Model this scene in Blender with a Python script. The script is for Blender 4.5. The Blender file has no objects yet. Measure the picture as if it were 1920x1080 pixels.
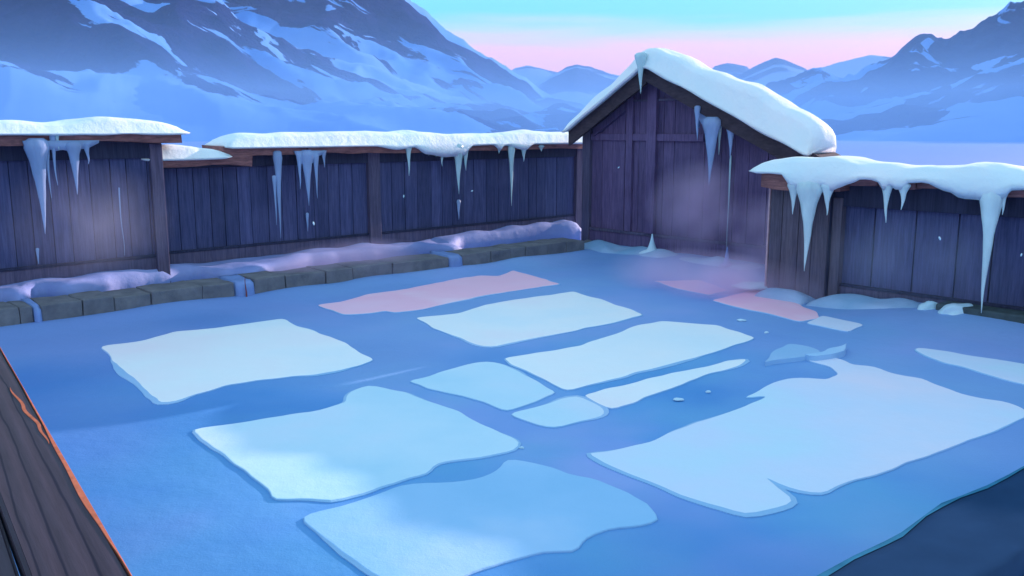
import bpy, bmesh, math, random
from mathutils import Vector, Matrix, noise

S = bpy.context.scene
COL = S.collection
random.seed(7)

# ---------------------------------------------------------------- camera
CAMH = 2.6
FPX = 1681.0
PITCH = math.atan(300.0 / FPX)
cam_d = bpy.data.cameras.new('camera')
cam = bpy.data.objects.new('camera', cam_d)
COL.objects.link(cam)
cam_d.sensor_width = 36.0
cam_d.lens = FPX / 1920.0 * 36.0
cam_d.clip_start = 0.05
cam_d.clip_end = 8000
cam.location = (0, 0, CAMH)
cam.rotation_euler = (math.pi / 2 - PITCH, 0, 0)
S.camera = cam

# ---------------------------------------------------------------- sky
SUN_DIR2 = Vector((0.74, 0.67)).normalized()
SUN_EL = math.radians(13)
SUN_AZ = math.atan2(SUN_DIR2.x, SUN_DIR2.y)
W = bpy.data.worlds.new('World')
S.world = W
W.use_nodes = True
nt = W.node_tree
nt.nodes.clear()
wo = nt.nodes.new('ShaderNodeOutputWorld')
bg = nt.nodes.new('ShaderNodeBackground')
sky = nt.nodes.new('ShaderNodeTexSky')
sky.sky_type = 'NISHITA'
sky.sun_disc = False
sky.sun_elevation = SUN_EL
sky.sun_rotation = SUN_AZ
skybg = nt.nodes.new('ShaderNodeBackground')
skybg.inputs['Strength'].default_value = 0.015
nt.links.new(sky.outputs[0], skybg.inputs['Color'])
tc = nt.nodes.new('ShaderNodeTexCoord')
sep = nt.nodes.new('ShaderNodeSeparateXYZ')
nt.links.new(tc.outputs['Generated'], sep.inputs[0])
ns = nt.nodes.new('ShaderNodeTexNoise')
ns.inputs['Scale'].default_value = 3.0
ns.inputs['Detail'].default_value = 3.0
mp = nt.nodes.new('ShaderNodeMapping')
mp.inputs['Scale'].default_value = (1.2, 1.2, 14)
nt.links.new(tc.outputs['Generated'], mp.inputs[0])
nt.links.new(mp.outputs[0], ns.inputs['Vector'])
ma = nt.nodes.new('ShaderNodeMath'); ma.operation = 'MULTIPLY_ADD'
ma.inputs[1].default_value = 0.05
ma.inputs[2].default_value = -0.025
nt.links.new(ns.outputs['Fac'], ma.inputs[0])
mb = nt.nodes.new('ShaderNodeMath'); mb.operation = 'ADD'
nt.links.new(ma.outputs[0], mb.inputs[0])
nt.links.new(sep.outputs['Z'], mb.inputs[1])
rp = nt.nodes.new('ShaderNodeValToRGB')
cr = rp.color_ramp
cr.elements[0].position = 0.0
cr.elements[0].color = (0.95, 0.36, 0.46, 1)
cr.elements[1].position = 1.0
cr.elements[1].color = (0.32, 0.52, 0.74, 1)
for p, c in ((0.058, (1.0, 0.40, 0.39)), (0.082, (0.86, 0.46, 0.55)), (0.100, (0.46, 0.56, 0.68)),
             (0.120, (0.10, 0.56, 0.74)), (0.17, (0.13, 0.58, 0.78)), (0.30, (0.42, 0.66, 0.80))):
    e = cr.elements.new(p); e.color = (*c, 1)
nt.links.new(mb.outputs[0], rp.inputs[0])
nt.links.new(rp.outputs[0], bg.inputs['Color'])
bg.inputs['Strength'].default_value = 1.0
ad = nt.nodes.new('ShaderNodeAddShader')
nt.links.new(bg.outputs[0], ad.inputs[0])
nt.links.new(skybg.outputs[0], ad.inputs[1])
nt.links.new(ad.outputs[0], wo.inputs['Surface'])

# ---------------------------------------------------------------- sun
sd = bpy.data.lights.new('sun', 'SUN')
sd.energy = 5.0
sd.angle = math.radians(0.5)
sd.color = (1.0, 0.76, 0.72)
sun = bpy.data.objects.new('sun', sd)
COL.objects.link(sun)
sv = Vector((SUN_DIR2.x * math.cos(SUN_EL), SUN_DIR2.y * math.cos(SUN_EL), math.sin(SUN_EL)))
sun.rotation_euler = sv.to_track_quat('Z', 'Y').to_euler()
sun.location = (20, 20, 30)

S.view_settings.view_transform = 'Standard'
S.view_settings.look = 'None'
S.view_settings.exposure = 0.5
S.view_settings.gamma = 1.0
S.cycles.use_denoising = True
S.cycles.max_bounces = 6
S.cycles.volume_bounces = 3
S.cycles.transparent_max_bounces = 16
S.cycles.volume_step_rate = 2.0
S.cycles.volume_max_steps = 256

# ---------------------------------------------------------------- geometry of the picture
cp, sp_ = math.cos(PITCH), math.sin(PITCH)
def ray(px, py):
    x = (px - 960) / FPX
    y = (540 - py) / FPX
    return Vector((x, cp + y * sp_, -sp_ + y * cp))
def onz(px, py, z=0.0):
    d = ray(px, py)
    k = (z - CAMH) / d.z
    return Vector((d.x * k, d.y * k, z))
D1 = Vector((1870, 1708, 0)).normalized()      # along the left fence, going away to the right
D2 = Vector((1560, -1708, 0)).normalized()     # along the hut and right fence, coming nearer to the right

class Plane:
    """a vertical wall face: s runs along it, n out of it towards the courtyard"""
    def __init__(self, org, d, nrm):
        self.o = Vector((org.x, org.y, 0)); self.d = d; self.n = nrm
    def sz(self, px, py, n=0.0):
        r = ray(px, py)
        o = self.o + self.n * n
        k = (o - Vector((0, 0, CAMH))).dot(self.n) / r.dot(self.n)
        p = Vector((0, 0, CAMH)) + r * k
        return (p - o).dot(self.d), p.z
    def at(self, s, n, z):
        p = self.o + self.d * s + self.n * n
        return Vector((p.x, p.y, z))
N1 = Vector((D1.y, -D1.x, 0))   # left fence faces right and towards the camera
N2 = Vector((D2.y, -D2.x, 0))   # hut faces left and towards the camera
assert N1.y < 0 and N2.y < 0

PA = Plane(onz(150, 522, 0.40), D1, N1)                  # left fence
PB = Plane(PA.o - N1 * 0.35, D1, N1)                     # long fence set back a little
PH = Plane(onz(1280, 488, 0.0), D2, N2)                  # gable wall
PR = Plane(onz(1500, 556, 0.0), D2, N2)                  # right fence
PS = Plane(onz(165, 604, 0.0), D1, N1)                   # front of the stone ledge

# ---------------------------------------------------------------- material helpers
def newmat(name):
    m = bpy.data.materials.new(name); m.use_nodes = True
    n = m.node_tree.nodes; b = n['Principled BSDF']
    return m, m.node_tree, b
def N(t, typ, **kw):
    n = t.nodes.new(typ)
    for k, v in kw.items():
        setattr(n, k, v)
    return n
def noise_node(t, scale, detail=4, rough=0.5, mapping=None, coord='Object'):
    c = N(t, 'ShaderNodeTexCoord')
    n = N(t, 'ShaderNodeTexNoise')
    n.inputs['Scale'].default_value = scale
    n.inputs['Detail'].default_value = detail
    n.inputs['Roughness'].default_value = rough
    if mapping:
        mp = N(t, 'ShaderNodeMapping')
        mp.inputs['Scale'].default_value = mapping.get('scale', (1, 1, 1))
        mp.inputs['Rotation'].default_value = mapping.get('rot', (0, 0, 0))
        t.links.new(c.outputs[coord], mp.inputs[0])
        t.links.new(mp.outputs[0], n.inputs['Vector'])
    else:
        t.links.new(c.outputs[coord], n.inputs['Vector'])
    return n
def ramp(t, src, stops, interp='LINEAR'):
    r = N(t, 'ShaderNodeValToRGB')
    r.color_ramp.interpolation = interp
    els = r.color_ramp.elements
    els[0].position = stops[0][0]; els[0].color = (*stops[0][1], 1)
    els[1].position = stops[-1][0]; els[1].color = (*stops[-1][1], 1)
    for p, c in stops[1:-1]:
        e = els.new(p); e.color = (*c, 1)
    t.links.new(src, r.inputs[0])
    return r
def bump(t, b, srcs, dist=0.01, strength=0.5):
    prev = None
    for s, d, st in srcs:
        bp = N(t, 'ShaderNodeBump')
        bp.inputs['Distance'].default_value = d
        bp.inputs['Strength'].default_value = st
        t.links.new(s, bp.inputs['Height'])
        if prev: t.links.new(prev.outputs[0], bp.inputs['Normal'])
        prev = bp
    t.links.new(prev.outputs[0], b.inputs['Normal'])
def mix(t, fac, a, b, mode='MIX'):
    m = N(t, 'ShaderNodeMix', data_type='RGBA', blend_type=mode)
    if isinstance(fac, float): m.inputs[0].default_value = fac
    else: t.links.new(fac, m.inputs[0])
    for i, v in ((6, a), (7, b)):
        if isinstance(v, tuple): m.inputs[i].default_value = (*v, 1)
        else: t.links.new(v, m.inputs[i])
    return m.outputs[2]

def snow_mat(name, c1, c2, scale=1.5, rough=0.7, grain=0.004, big=0.03):
    m, t, b = newmat(name)
    n1 = noise_node(t, scale, 4)
    r = ramp(t, n1.outputs[0], [(0.35, c1), (0.65, c2)])
    t.links.new(r.outputs[0], b.inputs['Base Color'])
    b.inputs['Roughness'].default_value = rough
    n2 = noise_node(t, 90, 3, 0.7)
    n3 = noise_node(t, 5, 4, 0.55)
    bump(t, b, [(n3.outputs[0], big, 0.6), (n2.outputs[0], grain, 0.5)])
    return m

M = {}
M['cap_snow'] = snow_mat('cap_snow', (0.80, 0.91, 0.95), (0.93, 0.92, 0.94), 1.0, grain=0.012, big=0.06)
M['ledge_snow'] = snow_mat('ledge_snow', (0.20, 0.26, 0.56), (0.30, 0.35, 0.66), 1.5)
M['pale_snow'] = snow_mat('pale_snow', (0.50, 0.72, 0.84), (0.62, 0.78, 0.88), 3)

def ice_mat(name, c, rough=0.25, tr=0.25):
    m, t, b = newmat(name)
    n1 = noise_node(t, 4, 3, 0.6, {'scale': (1, 1, 0.3)})
    r = ramp(t, n1.outputs[0], [(0.3, tuple(x * 0.8 for x in c)), (0.7, tuple(min(1, x * 1.1) for x in c))])
    t.links.new(r.outputs[0], b.inputs['Base Color'])
    b.inputs['Roughness'].default_value = rough
    b.inputs['Transmission Weight'].default_value = tr
    b.inputs['IOR'].default_value = 1.31
    n3 = noise_node(t, 14, 2, 0.5, {'scale': (1, 1, 0.4)})
    bump(t, b, [(n3.outputs[0], 0.02, 0.5)])
    return m
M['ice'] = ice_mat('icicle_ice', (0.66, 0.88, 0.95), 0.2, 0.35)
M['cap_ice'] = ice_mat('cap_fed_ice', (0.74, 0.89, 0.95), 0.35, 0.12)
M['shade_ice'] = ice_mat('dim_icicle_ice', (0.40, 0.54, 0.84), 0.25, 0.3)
M['flow_ice'] = ice_mat('frozen_flow', (0.20, 0.30, 0.60), 0.5, 0.0)

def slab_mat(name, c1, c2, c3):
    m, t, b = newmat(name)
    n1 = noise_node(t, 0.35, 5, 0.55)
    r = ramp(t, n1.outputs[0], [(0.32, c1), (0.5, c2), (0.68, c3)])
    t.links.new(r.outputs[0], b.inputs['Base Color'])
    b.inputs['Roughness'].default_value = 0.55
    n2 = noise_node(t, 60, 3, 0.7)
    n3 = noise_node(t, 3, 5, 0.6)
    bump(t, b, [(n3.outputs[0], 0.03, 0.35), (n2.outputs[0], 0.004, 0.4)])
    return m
M['lit_white'] = slab_mat('white_light_patch', (0.80, 0.89, 0.93), (0.93, 0.92, 0.92), (0.96, 0.84, 0.87))  # light falling on the ground, painted as pale base colours
M['lit_blue'] = slab_mat('pale_blue_light_patch', (0.42, 0.70, 0.86), (0.58, 0.78, 0.90), (0.72, 0.77, 0.90))
M['slab_deep'] = slab_mat('mid_blue_light_and_fin', (0.22, 0.50, 0.78), (0.30, 0.56, 0.84), (0.50, 0.66, 0.88))
M['lit_lilac'] = slab_mat('lilac_light_patch', (0.56, 0.82, 0.90), (0.68, 0.76, 0.92), (0.84, 0.76, 0.88))
M['lit_pink'] = slab_mat('pink_glow_patch', (1.0, 0.60, 0.74), (1.0, 0.54, 0.68), (1.0, 0.72, 0.82))  # pink glow near the hut, painted into the base colour
M['slab_rim'] = slab_mat('light_rim_and_ridge', (0.22, 0.46, 0.72), (0.28, 0.50, 0.76), (0.38, 0.54, 0.80))

def ground_mat():
    m, t, b = newmat('blue_ice_ground')
    n1 = noise_node(t, 0.22, 4, 0.55)
    r1 = ramp(t, n1.outputs[0], [(0.36, (0.045, 0.25, 0.60)), (0.5, (0.11, 0.32, 0.68)), (0.62, (0.28, 0.38, 0.76))])
    n2 = noise_node(t, 0.55, 4, 0.5)
    r2 = ramp(t, n2.outputs[0], [(0.42, (0, 0, 0)), (0.62, (1, 1, 1))])
    c = mix(t, 0.35, r1.outputs[0], r1.outputs[0])
    mm = N(t, 'ShaderNodeMath', operation='MULTIPLY'); mm.inputs[1].default_value = 0.45
    t.links.new(r2.outputs[0], mm.inputs[0])
    c = mix(t, mm.outputs[0], r1.outputs[0], (0.13, 0.42, 0.64))
    # paler snow outside the courtyard and up on the banks (vertex attribute)
    at = N(t, 'ShaderNodeAttribute', attribute_name='snowy')
    c = mix(t, at.outputs['Fac'], c, (0.060, 0.20, 0.54))
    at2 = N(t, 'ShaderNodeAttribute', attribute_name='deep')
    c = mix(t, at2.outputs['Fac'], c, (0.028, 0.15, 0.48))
    at3 = N(t, 'ShaderNodeAttribute', attribute_name='lilac')
    c = mix(t, at3.outputs['Fac'], c, (0.28, 0.37, 0.68))
    t.links.new(c, b.inputs['Base Color'])
    b.inputs['Roughness'].default_value = 0.6
    b.inputs['Specular IOR Level'].default_value = 0.3
    n3 = noise_node(t, 60, 3, 0.7); n4 = noise_node(t, 1.8, 5, 0.55)
    bump(t, b, [(n4.outputs[0], 0.08, 0.3), (n3.outputs[0], 0.004, 0.5)])
    return m
M['ground'] = ground_mat()

def wood_mat(name, dark, light, scale=(14, 14, 0.8), frost=0.25, frostc=(0.16, 0.16, 0.30), axis_rot=(0, 0, 0)):
    m, t, b = newmat(name)
    n1 = noise_node(t, 1.0, 6, 0.65, {'scale': scale, 'rot': axis_rot})
    r1 = ramp(t, n1.outputs[0], [(0.3, dark), (0.7, light)])
    g = N(t, 'ShaderNodeNewGeometry')
    rr = ramp(t, g.outputs['Random Per Island'], [(0, (0.72, 0.72, 0.76)), (1, (1.25, 1.2, 1.2))])
    c = mix(t, 1.0, r1.outputs[0], rr.outputs[0], 'MULTIPLY')
    n5 = noise_node(t, 1.0, 3, 0.7, {'scale': tuple(3.2 * q for q in scale), 'rot': axis_rot})
    r5 = ramp(t, n5.outputs[0], [(0.36, (0.62, 0.62, 0.66)), (0.6, (1.12, 1.12, 1.1))])
    c = mix(t, 0.8, c, r5.outputs[0], 'MULTIPLY')
    n2 = noise_node(t, 1.1, 5, 0.6)
    r2 = ramp(t, n2.outputs[0], [(0.48, (0, 0, 0)), (0.75, (frost,) * 3)])
    c = mix(t, r2.outputs[0], c, frostc)
    t.links.new(c, b.inputs['Base Color'])
    b.inputs['Roughness'].default_value = 0.75
    b.inputs['Specular IOR Level'].default_value = 0.25
    bump(t, b, [(n1.outputs[0], 0.012, 0.8)])
    return m
M['plank'] = wood_mat('weathered_planks', (0.040, 0.050, 0.130), (0.088, 0.095, 0.215))
M['hut_plank'] = wood_mat('purple_grey_planks', (0.090, 0.060, 0.145), (0.155, 0.105, 0.215), frostc=(0.28, 0.20, 0.38))
M['post'] = wood_mat('post_wood', (0.070, 0.062, 0.120), (0.125, 0.105, 0.170))
M['beam_dark'] = wood_mat('dark_beam_wood', (0.018, 0.022, 0.055), (0.038, 0.040, 0.085), frost=0.05)
M['eave'] = wood_mat('reddish_eave_wood', (0.17, 0.070, 0.075), (0.36, 0.160, 0.145), scale=(2, 2, 12), frost=0.1)
M['barge'] = wood_mat('bargeboard_wood', (0.040, 0.028, 0.040), (0.080, 0.055, 0.070), scale=(3, 3, 10), frost=0.05)
M['column'] = wood_mat('column_planks', (0.075, 0.062, 0.095), (0.14, 0.115, 0.150))

def stone_mat():
    m, t, b = newmat('ledge_stone')
    n1 = noise_node(t, 3, 6, 0.65)
    r1 = ramp(t, n1.outputs[0], [(0.3, (0.085, 0.085, 0.105)), (0.7, (0.19, 0.18, 0.195))])
    g = N(t, 'ShaderNodeNewGeometry')
    rr = ramp(t, g.outputs['Random Per Island'], [(0, (0.85, 0.85, 0.85)), (1, (1.15, 1.15, 1.15))])
    c = mix(t, 1.0, r1.outputs[0], rr.outputs[0], 'MULTIPLY')
    t.links.new(c, b.inputs['Base Color'])
    b.inputs['Roughness'].default_value = 0.8
    n2 = noise_node(t, 25, 5, 0.7)
    bump(t, b, [(n1.outputs[0], 0.05, 0.5), (n2.outputs[0], 0.01, 0.6)])
    return m
M['stone'] = stone_mat()

def deck_mat():
    m, t, b = newmat('near_plank_wood')
    c = N(t, 'ShaderNodeTexCoord'); mp = N(t, 'ShaderNodeMapping')
    mp.inputs['Scale'].default_value = (1, 0.16, 1)
    t.links.new(c.outputs['Object'], mp.inputs[0])
    w = N(t, 'ShaderNodeTexWave', wave_type='BANDS', bands_direction='X')
    w.inputs['Scale'].default_value = 4.5; w.inputs['Distortion'].default_value = 2.8
    w.inputs['Detail'].default_value = 3; w.inputs['Detail Scale'].default_value = 1.2
    t.links.new(mp.outputs[0], w.inputs['Vector'])
    r = ramp(t, w.outputs[0], [(0.0, (0.014, 0.011, 0.028)), (0.05, (0.050, 0.037, 0.056)), (1.0, (0.062, 0.045, 0.066))])
    n1 = noise_node(t, 3, 6, 0.7, {'scale': (14, 0.6, 3)})
    r2 = ramp(t, n1.outputs[0], [(0.3, (0.75,) * 3), (0.7, (1.2,) * 3)])
    cc = mix(t, 1.0, r.outputs[0], r2.outputs[0], 'MULTIPLY')
    t.links.new(cc, b.inputs['Base Color'])
    b.inputs['Roughness'].default_value = 0.6
    b.inputs['Specular IOR Level'].default_value = 0.1
    bump(t, b, [(w.outputs[0], 0.003, 0.4), (n1.outputs[0], 0.002, 0.5)])
    return m
M['deck'] = deck_mat()
def plain(name, c, rough=0.7, n=6, amp=0.2):
    m, t, b = newmat(name)
    n1 = noise_node(t, n, 5, 0.6)
    r = ramp(t, n1.outputs[0], [(0.3, tuple(x * (1 - amp) for x in c)), (0.7, tuple(x * (1 + amp) for x in c))])
    t.links.new(r.outputs[0], b.inputs['Base Color'])
    b.inputs['Roughness'].default_value = rough
    b.inputs['Specular IOR Level'].default_value = 0.0
    bump(t, b, [(n1.outputs[0], 0.01, 0.4)])
    return m
M['sunlit_orange'] = plain('sunlit_orange_wood', (0.50, 0.15, 0.09), 0.6, 20)  # warm sunlight on the rail edge, painted into the base colour
M['navy'] = plain('shaded_snow_navy', (0.022, 0.055, 0.125), 1.0, 2.5, 0.12)  # shaded snow, its shade put into a dark navy base colour
M['navy_dark'] = plain('dark_navy', (0.018, 0.028, 0.060), 0.7, 4)
M['teal'] = plain('teal_rim', (0.04, 0.18, 0.30), 0.9, 5)
M['stake'] = plain('rust_stake', (0.25, 0.07, 0.06), 0.7, 10)

# ---------------------------------------------------------------- object helpers
def link(name, me, mat=None, parent=None, smooth=False):
    if mat: 
        for mm in (mat if isinstance(mat, list) else [mat]): me.materials.append(mm)
    o = bpy.data.objects.new(name, me); COL.objects.link(o)
    if smooth:
        for p in me.polygons: p.use_smooth = True
    if parent: 
        o.parent = parent
        o.matrix_parent_inverse = Matrix.Translation(-parent.location)
    return o
def bm_obj(name, bm, mat, parent=None, smooth=False, recalc=True):
    if recalc: bmesh.ops.recalc_face_normals(bm, faces=bm.faces)
    me = bpy.data.meshes.new(name); bm.to_mesh(me); bm.free()
    return link(name, me, mat, parent, smooth)
def tag(o, label, cat, group=None, kind=None):
    o['label'] = label; o['category'] = cat
    if group: o['group'] = group
    if kind: o['kind'] = kind
    return o
def empty(name, loc, label, cat, group=None):
    o = bpy.data.objects.new(name, None); COL.objects.link(o)
    o.location = loc; o.empty_display_size = 0.2
    return tag(o, label, cat, group)
def wbox(bm, P, s0, s1, n0, n1, z0, z1, jit=0.0, bev=0.0):
    """box in wall coordinates"""
    vs = []
    for s in (s0, s1):
        for n in (n0, n1):
            for z in (z0, z1):
                vs.append(bm.verts.new(P.at(s + random.uniform(-jit, jit), n, z + random.uniform(-jit, jit))))
    idx = [(0, 1, 3, 2), (4, 6, 7, 5), (0, 4, 5, 1), (2, 3, 7, 6), (0, 2, 6, 4), (1, 5, 7, 3)]
    fs = [bm.faces.new([vs[i] for i in f]) for f in idx]
    if bev:
        bmesh.ops.recalc_face_normals(bm, faces=fs)
        es = list({e for f in fs for e in f.edges})
        bmesh.ops.bevel(bm, geom=es, offset=bev, segments=2, affect='EDGES', profile=0.6)
def rough_beam(bm, P, s0, s1, n0, n1, z0, z1, step=0.25, amp=0.02, seed=0):
    """long squared beam with a hand-hewn wavy section"""
    k = max(2, int(abs(s1 - s0) / step))
    rings = []
    for i in range(k + 1):
        s = s0 + (s1 - s0) * i / k
        ring = []
        for (n, z) in ((n0, z0), (n1, z0), (n1, (z0 + z1) / 2), (n1, z1), (n0, z1)):
            a = noise.noise(Vector((s * 1.7, z * 5 + seed, n * 5))) * amp
            b2 = noise.noise(Vector((s * 1.7 + 40, z * 5 + seed, n * 5))) * amp
            ring.append(bm.verts.new(P.at(s, n + a, z + b2)))
        rings.append(ring)
    for a, b in zip(rings, rings[1:]):
        m = len(a)
        for j in range(m):
            bm.faces.new([a[j], a[(j + 1) % m], b[(j + 1) % m], b[j]])
    bm.faces.new(rings[0]); bm.faces.new(rings[-1][::-1])
def lerp_tab(tab, x):
    if x <= tab[0][0]: return tab[0][1]
    for (a, b), (c, d) in zip(tab, tab[1:]):
        if x <= c:
            t = (x - a) / (c - a); t = t * t * (3 - 2 * t)
            return b + (d - b) * t
    return tab[-1][1]
def snow_strip(name, P, path, nf, nb, lip, mat, amp=0.03, step=0.08, seed=0, p=2.6, parent=None, endr=0.3):
    """snow lying along a (s,z,thickness) path, spanning depth nf (front) .. nb (back); lip(s) hangs down the front"""
    pts = []
    for (a, b) in zip(path, path[1:]):
        L = math.hypot(b[0] - a[0], b[1] - a[1]); k = max(1, int(L / step))
        for i in range(k):
            t = i / k
            pts.append([a[q] + (b[q] - a[q]) * t for q in range(3)])
    pts.append(list(path[-1]))
    for _ in range(6):
        q = [pts[0]] + [[(pts[i - 1][j] + 2 * pts[i][j] + pts[i + 1][j]) / 4 for j in range(3)] for i in range(1, len(pts) - 1)] + [pts[-1]]
        pts = q
    bm = bmesh.new(); rings = []; K = 14
    n = len(pts); tot = n * step
    for i, (s, z, th) in enumerate(pts):
        a = pts[max(0, i - 1)]; b = pts[min(n - 1, i + 1)]
        ts, tz = b[0] - a[0], b[1] - a[1]; L = math.hypot(ts, tz) or 1
        us, uz = -tz / L, ts / L
        if uz < 0: us, uz = -us, -uz
        de = min(i, n - 1 - i) * step
        e = 1.0 if de >= endr else math.sqrt(max(0.0, 1 - (1 - de / endr) ** 2)) * 0.6 + 0.4
        ring = []
        th2 = th * e * (1 + 0.25 * noise.noise(Vector((s * 0.9, seed, 3))))
        for j in range(K + 1):
            t = j / K; w = 2 * t - 1
            h = th2 * max(0.0, 1 - abs(w) ** p) ** (1 / p)
            dn = nf + (nb - nf) * t
            h += amp * e * noise.noise(Vector((s * 2.3, dn * 3, seed))) * (1 if 0 < j < K else 0)
            ring.append(bm.verts.new(P.at(s + us * h, dn, z + uz * h)))
        lp = max(0.0, lip(s)) * e
        ring.insert(0, bm.verts.new(P.at(s, nf + (0.05 if nf > nb else -0.05), z - lp * 0.5)))
        ring.insert(0, bm.verts.new(P.at(s, nf, z - lp - 0.004)))
        off = -0.07 if nf > nb else 0.07
        ring.insert(0, bm.verts.new(P.at(s, nf + off * 0.9, z - lp * 0.6 - 0.003)))
        rings.append(ring)
    for a, b in zip(rings, rings[1:]):
        m = len(a)
        for j in range(m):
            bm.faces.new([a[j], a[(j + 1) % m], b[(j + 1) % m], b[j]])
    bm.faces.new(rings[0]); bm.faces.new(rings[-1][::-1])
    o = bm_obj(name, bm, mat, parent, smooth=True)
    return o
def spike(bm, P, s, n, z0, z1, r0, flare=1.6, squash=0.6, bend=0.03, seed=0, segs=9, ring=14, tip=0.004):
    """one icicle from z0 down (or up) to z1"""
    rings = []
    H = z1 - z0
    sg = 1 if H < 0 else -1
    for (dz, q) in ((0.25, 0.5),):
        r_ = r0 * q * (0.7 + max(0, flare - 0.8) * 0.5)
        rings.append([bm.verts.new(P.at(s + math.cos(2 * math.pi * k / segs) * r_, n + math.sin(2 * math.pi * k / segs) * r_ * squash, z0 + sg * dz * r0)) for k in range(segs)])
    for i in range(ring + 1):
        t = i / ring
        r = r0 * ((1 - t) ** 1.1 * 0.70 + max(0, flare - 0.8) * 0.55 * math.exp(-t * 7)) * (1 if i else 0.75) * (1 + 0.10 * noise.noise(Vector((t * 7, seed, s)))) + tip
        cx = s + bend * noise.noise(Vector((t * 2.0, seed + 9, s))) * t
        ring_ = []
        for k in range(segs):
            a = 2 * math.pi * k / segs
            ring_.append(bm.verts.new(P.at(cx + math.cos(a) * r, n + math.sin(a) * r * squash, z0 + H * t)))
        rings.append(ring_)
    for a, b in zip(rings, rings[1:]):
        for j in range(segs):
            bm.faces.new([a[j], a[(j + 1) % segs], b[(j + 1) % segs], b[j]])
    bm.faces.new(rings[0]); bm.faces.new(rings[-1][::-1])
def icicles(P, n, spikes, label, mat='ice', group=None, web=None, name='icicle'):
    """spikes: (px, y_top, y_tip, width_px, flare)"""
    bm = bmesh.new()
    for k, sp in enumerate(spikes):
        px, y0, y1, w = sp[:4]; fl = sp[4] if len(sp) > 4 else 1.7
        s, z0 = P.sz(px, y0, n); _, z1 = P.sz(px, y1, n)
        sa, _ = P.sz(px - w / 2, y0, n); sb, _ = P.sz(px + w / 2, y0, n)
        spike(bm, P, s, n, z0, z1, abs(sb - sa) / 2 * 1.3, fl, seed=k * 3.1 + px)
    if web:
        for (xa, xb, ya, prof) in web:      # sheet of ice: lower edge given as (px, y) list
            sa, za = P.sz(xa, ya, n); sb, _ = P.sz(xb, ya, n)
            pts = [P.sz(x, y, n) for x, y in prof]
            top = [(pt[0], za) for pt in pts]
            th = 0.035
            rows = []
            for (s, z), (s2, zt) in zip(pts, top):
                rows.append([bm.verts.new(P.at(s2, n + th, zt)), bm.verts.new(P.at(s, n + th * 0.3, z)),
                             bm.verts.new(P.at(s, n - th * 0.3, z)), bm.verts.new(P.at(s2, n - th, zt))])
            for a, b in zip(rows, rows[1:]):
                for j in range(4):
                    bm.faces.new([a[j], a[(j + 1) % 4], b[(j + 1) % 4], b[j]])
            bm.faces.new(rows[0]); bm.faces.new(rows[-1][::-1])
    o = bm_obj(name, bm, M[mat], smooth=True)
    return tag(o, label, 'icicle', group)
def boards(bm, P, s0, s1, z0, z1, width, n=0.0, th=0.03, gap=0.012, ztop=None):
    """vertical boards; ztop(s) optional top outline"""
    s = s0
    while s < s1 - 0.01:
        w = width * random.uniform(0.78, 1.22)
        e = min(s1, s + w)
        if s1 - e < width * 0.35: e = s1
        nn = n + random.uniform(-0.006, 0.006)
        a, b = s + gap / 2, e - gap / 2
        za, zb = (z1, z1) if ztop is None else (ztop(a), ztop(b))
        zz = [(a, z0, za), (b, z0, zb)]
        if ztop is not None:
            cuts = [q for q in ztop.knots if a + 0.01 < q < b - 0.01]
            zz = [(a, z0, za)] + [(q, z0, ztop(q)) for q in cuts] + [(b, z0, zb)]
        F = [[bm.verts.new(P.at(x, nn, zl)), bm.verts.new(P.at(x, nn, zh)), bm.verts.new(P.at(x, nn - th, zh)), bm.verts.new(P.at(x, nn - th, zl))] for x, zl, zh in zz]
        for u, v in zip(F, F[1:]):
            for j in range(4):
                bm.faces.new([u[j], u[(j + 1) % 4], v[(j + 1) % 4], v[j]])
        bm.faces.new(F[0]); bm.faces.new(F[-1][::-1])
        s = e
def part_box(name, P, a, mat, parent, bev=0.008):
    bm = bmesh.new(); wbox(bm, P, *a, bev=bev)
    return bm_obj(name, bm, mat, parent)

# ================================================================ GROUND
def seg_dist(p, a, b):
    ab = b - a; t = max(0, min(1, (p - a).dot(ab) / ab.dot(ab)))
    return (p - a - ab * t).length, t
hutL = PH.at(PH.sz(1108, 470)[0], 0.0, 0); hutR = PH.at(PH.sz(1500, 490)[0], 0.0, 0)
rL = PR.at(PR.sz(1448, 540)[0], 0.0, 0); rR = PR.at(PR.sz(2300, 700)[0], 0.0, 0)
stL = PS.at(-9, 0, 0); stR = PS.at(PS.sz(1095, 470)[0], 0, 0)
def V2(v): return Vector((v.x, v.y))
SEG = [(V2(hutL), V2(hutR), 1.0, 0.14), (V2(hutR), V2(rL), 0.6, 0.12), (V2(rL), V2(rR), 0.75, 0.20), (V2(stL), V2(stR), 0.45, 0.10)]
S12C = V2(onz(1425, 560, 0))
def ground_h(x, y):
    p = Vector((x, y)); h = 0.0
    r = p.length
    for i, (a, b, w, hh) in enumerate(SEG):
        d, t = seg_dist(p, a, b)
        if d < w * 2.5:
            ww = w * (1 + 0.35 * noise.noise(Vector((x * 0.5, y * 0.5, i))))
            k = math.exp(-(d / ww) ** 2)
            h = max(h, k * hh * (1 + 0.45 * noise.noise(Vector((x * 0.9, y * 0.9, 5 + i)))))
    h *= 1 - 0.95 * math.exp(-((p - S12C).length / 1.7) ** 6)
    if r < 60:
        h += 0.008 * noise.noise(Vector((x * 0.8, y * 0.8, 0)))
    else:
        h += 0.6 * noise.noise(Vector((x * 0.02, y * 0.02, 0))) * min(1, (r - 60) / 60)
    return h
def axis(lo, hi, step, far):
    v = [lo + step * i for i in range(int((hi - lo) / step) + 1)]
    a = v[0]; st = step
    left = []
    while a > -far:
        st *= 1.25; a -= st; left.append(a)
    a = v[-1]; st = step; right = []
    while a < far:
        st *= 1.25; a += st; right.append(a)
    return left[::-1] + v + right
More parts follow.
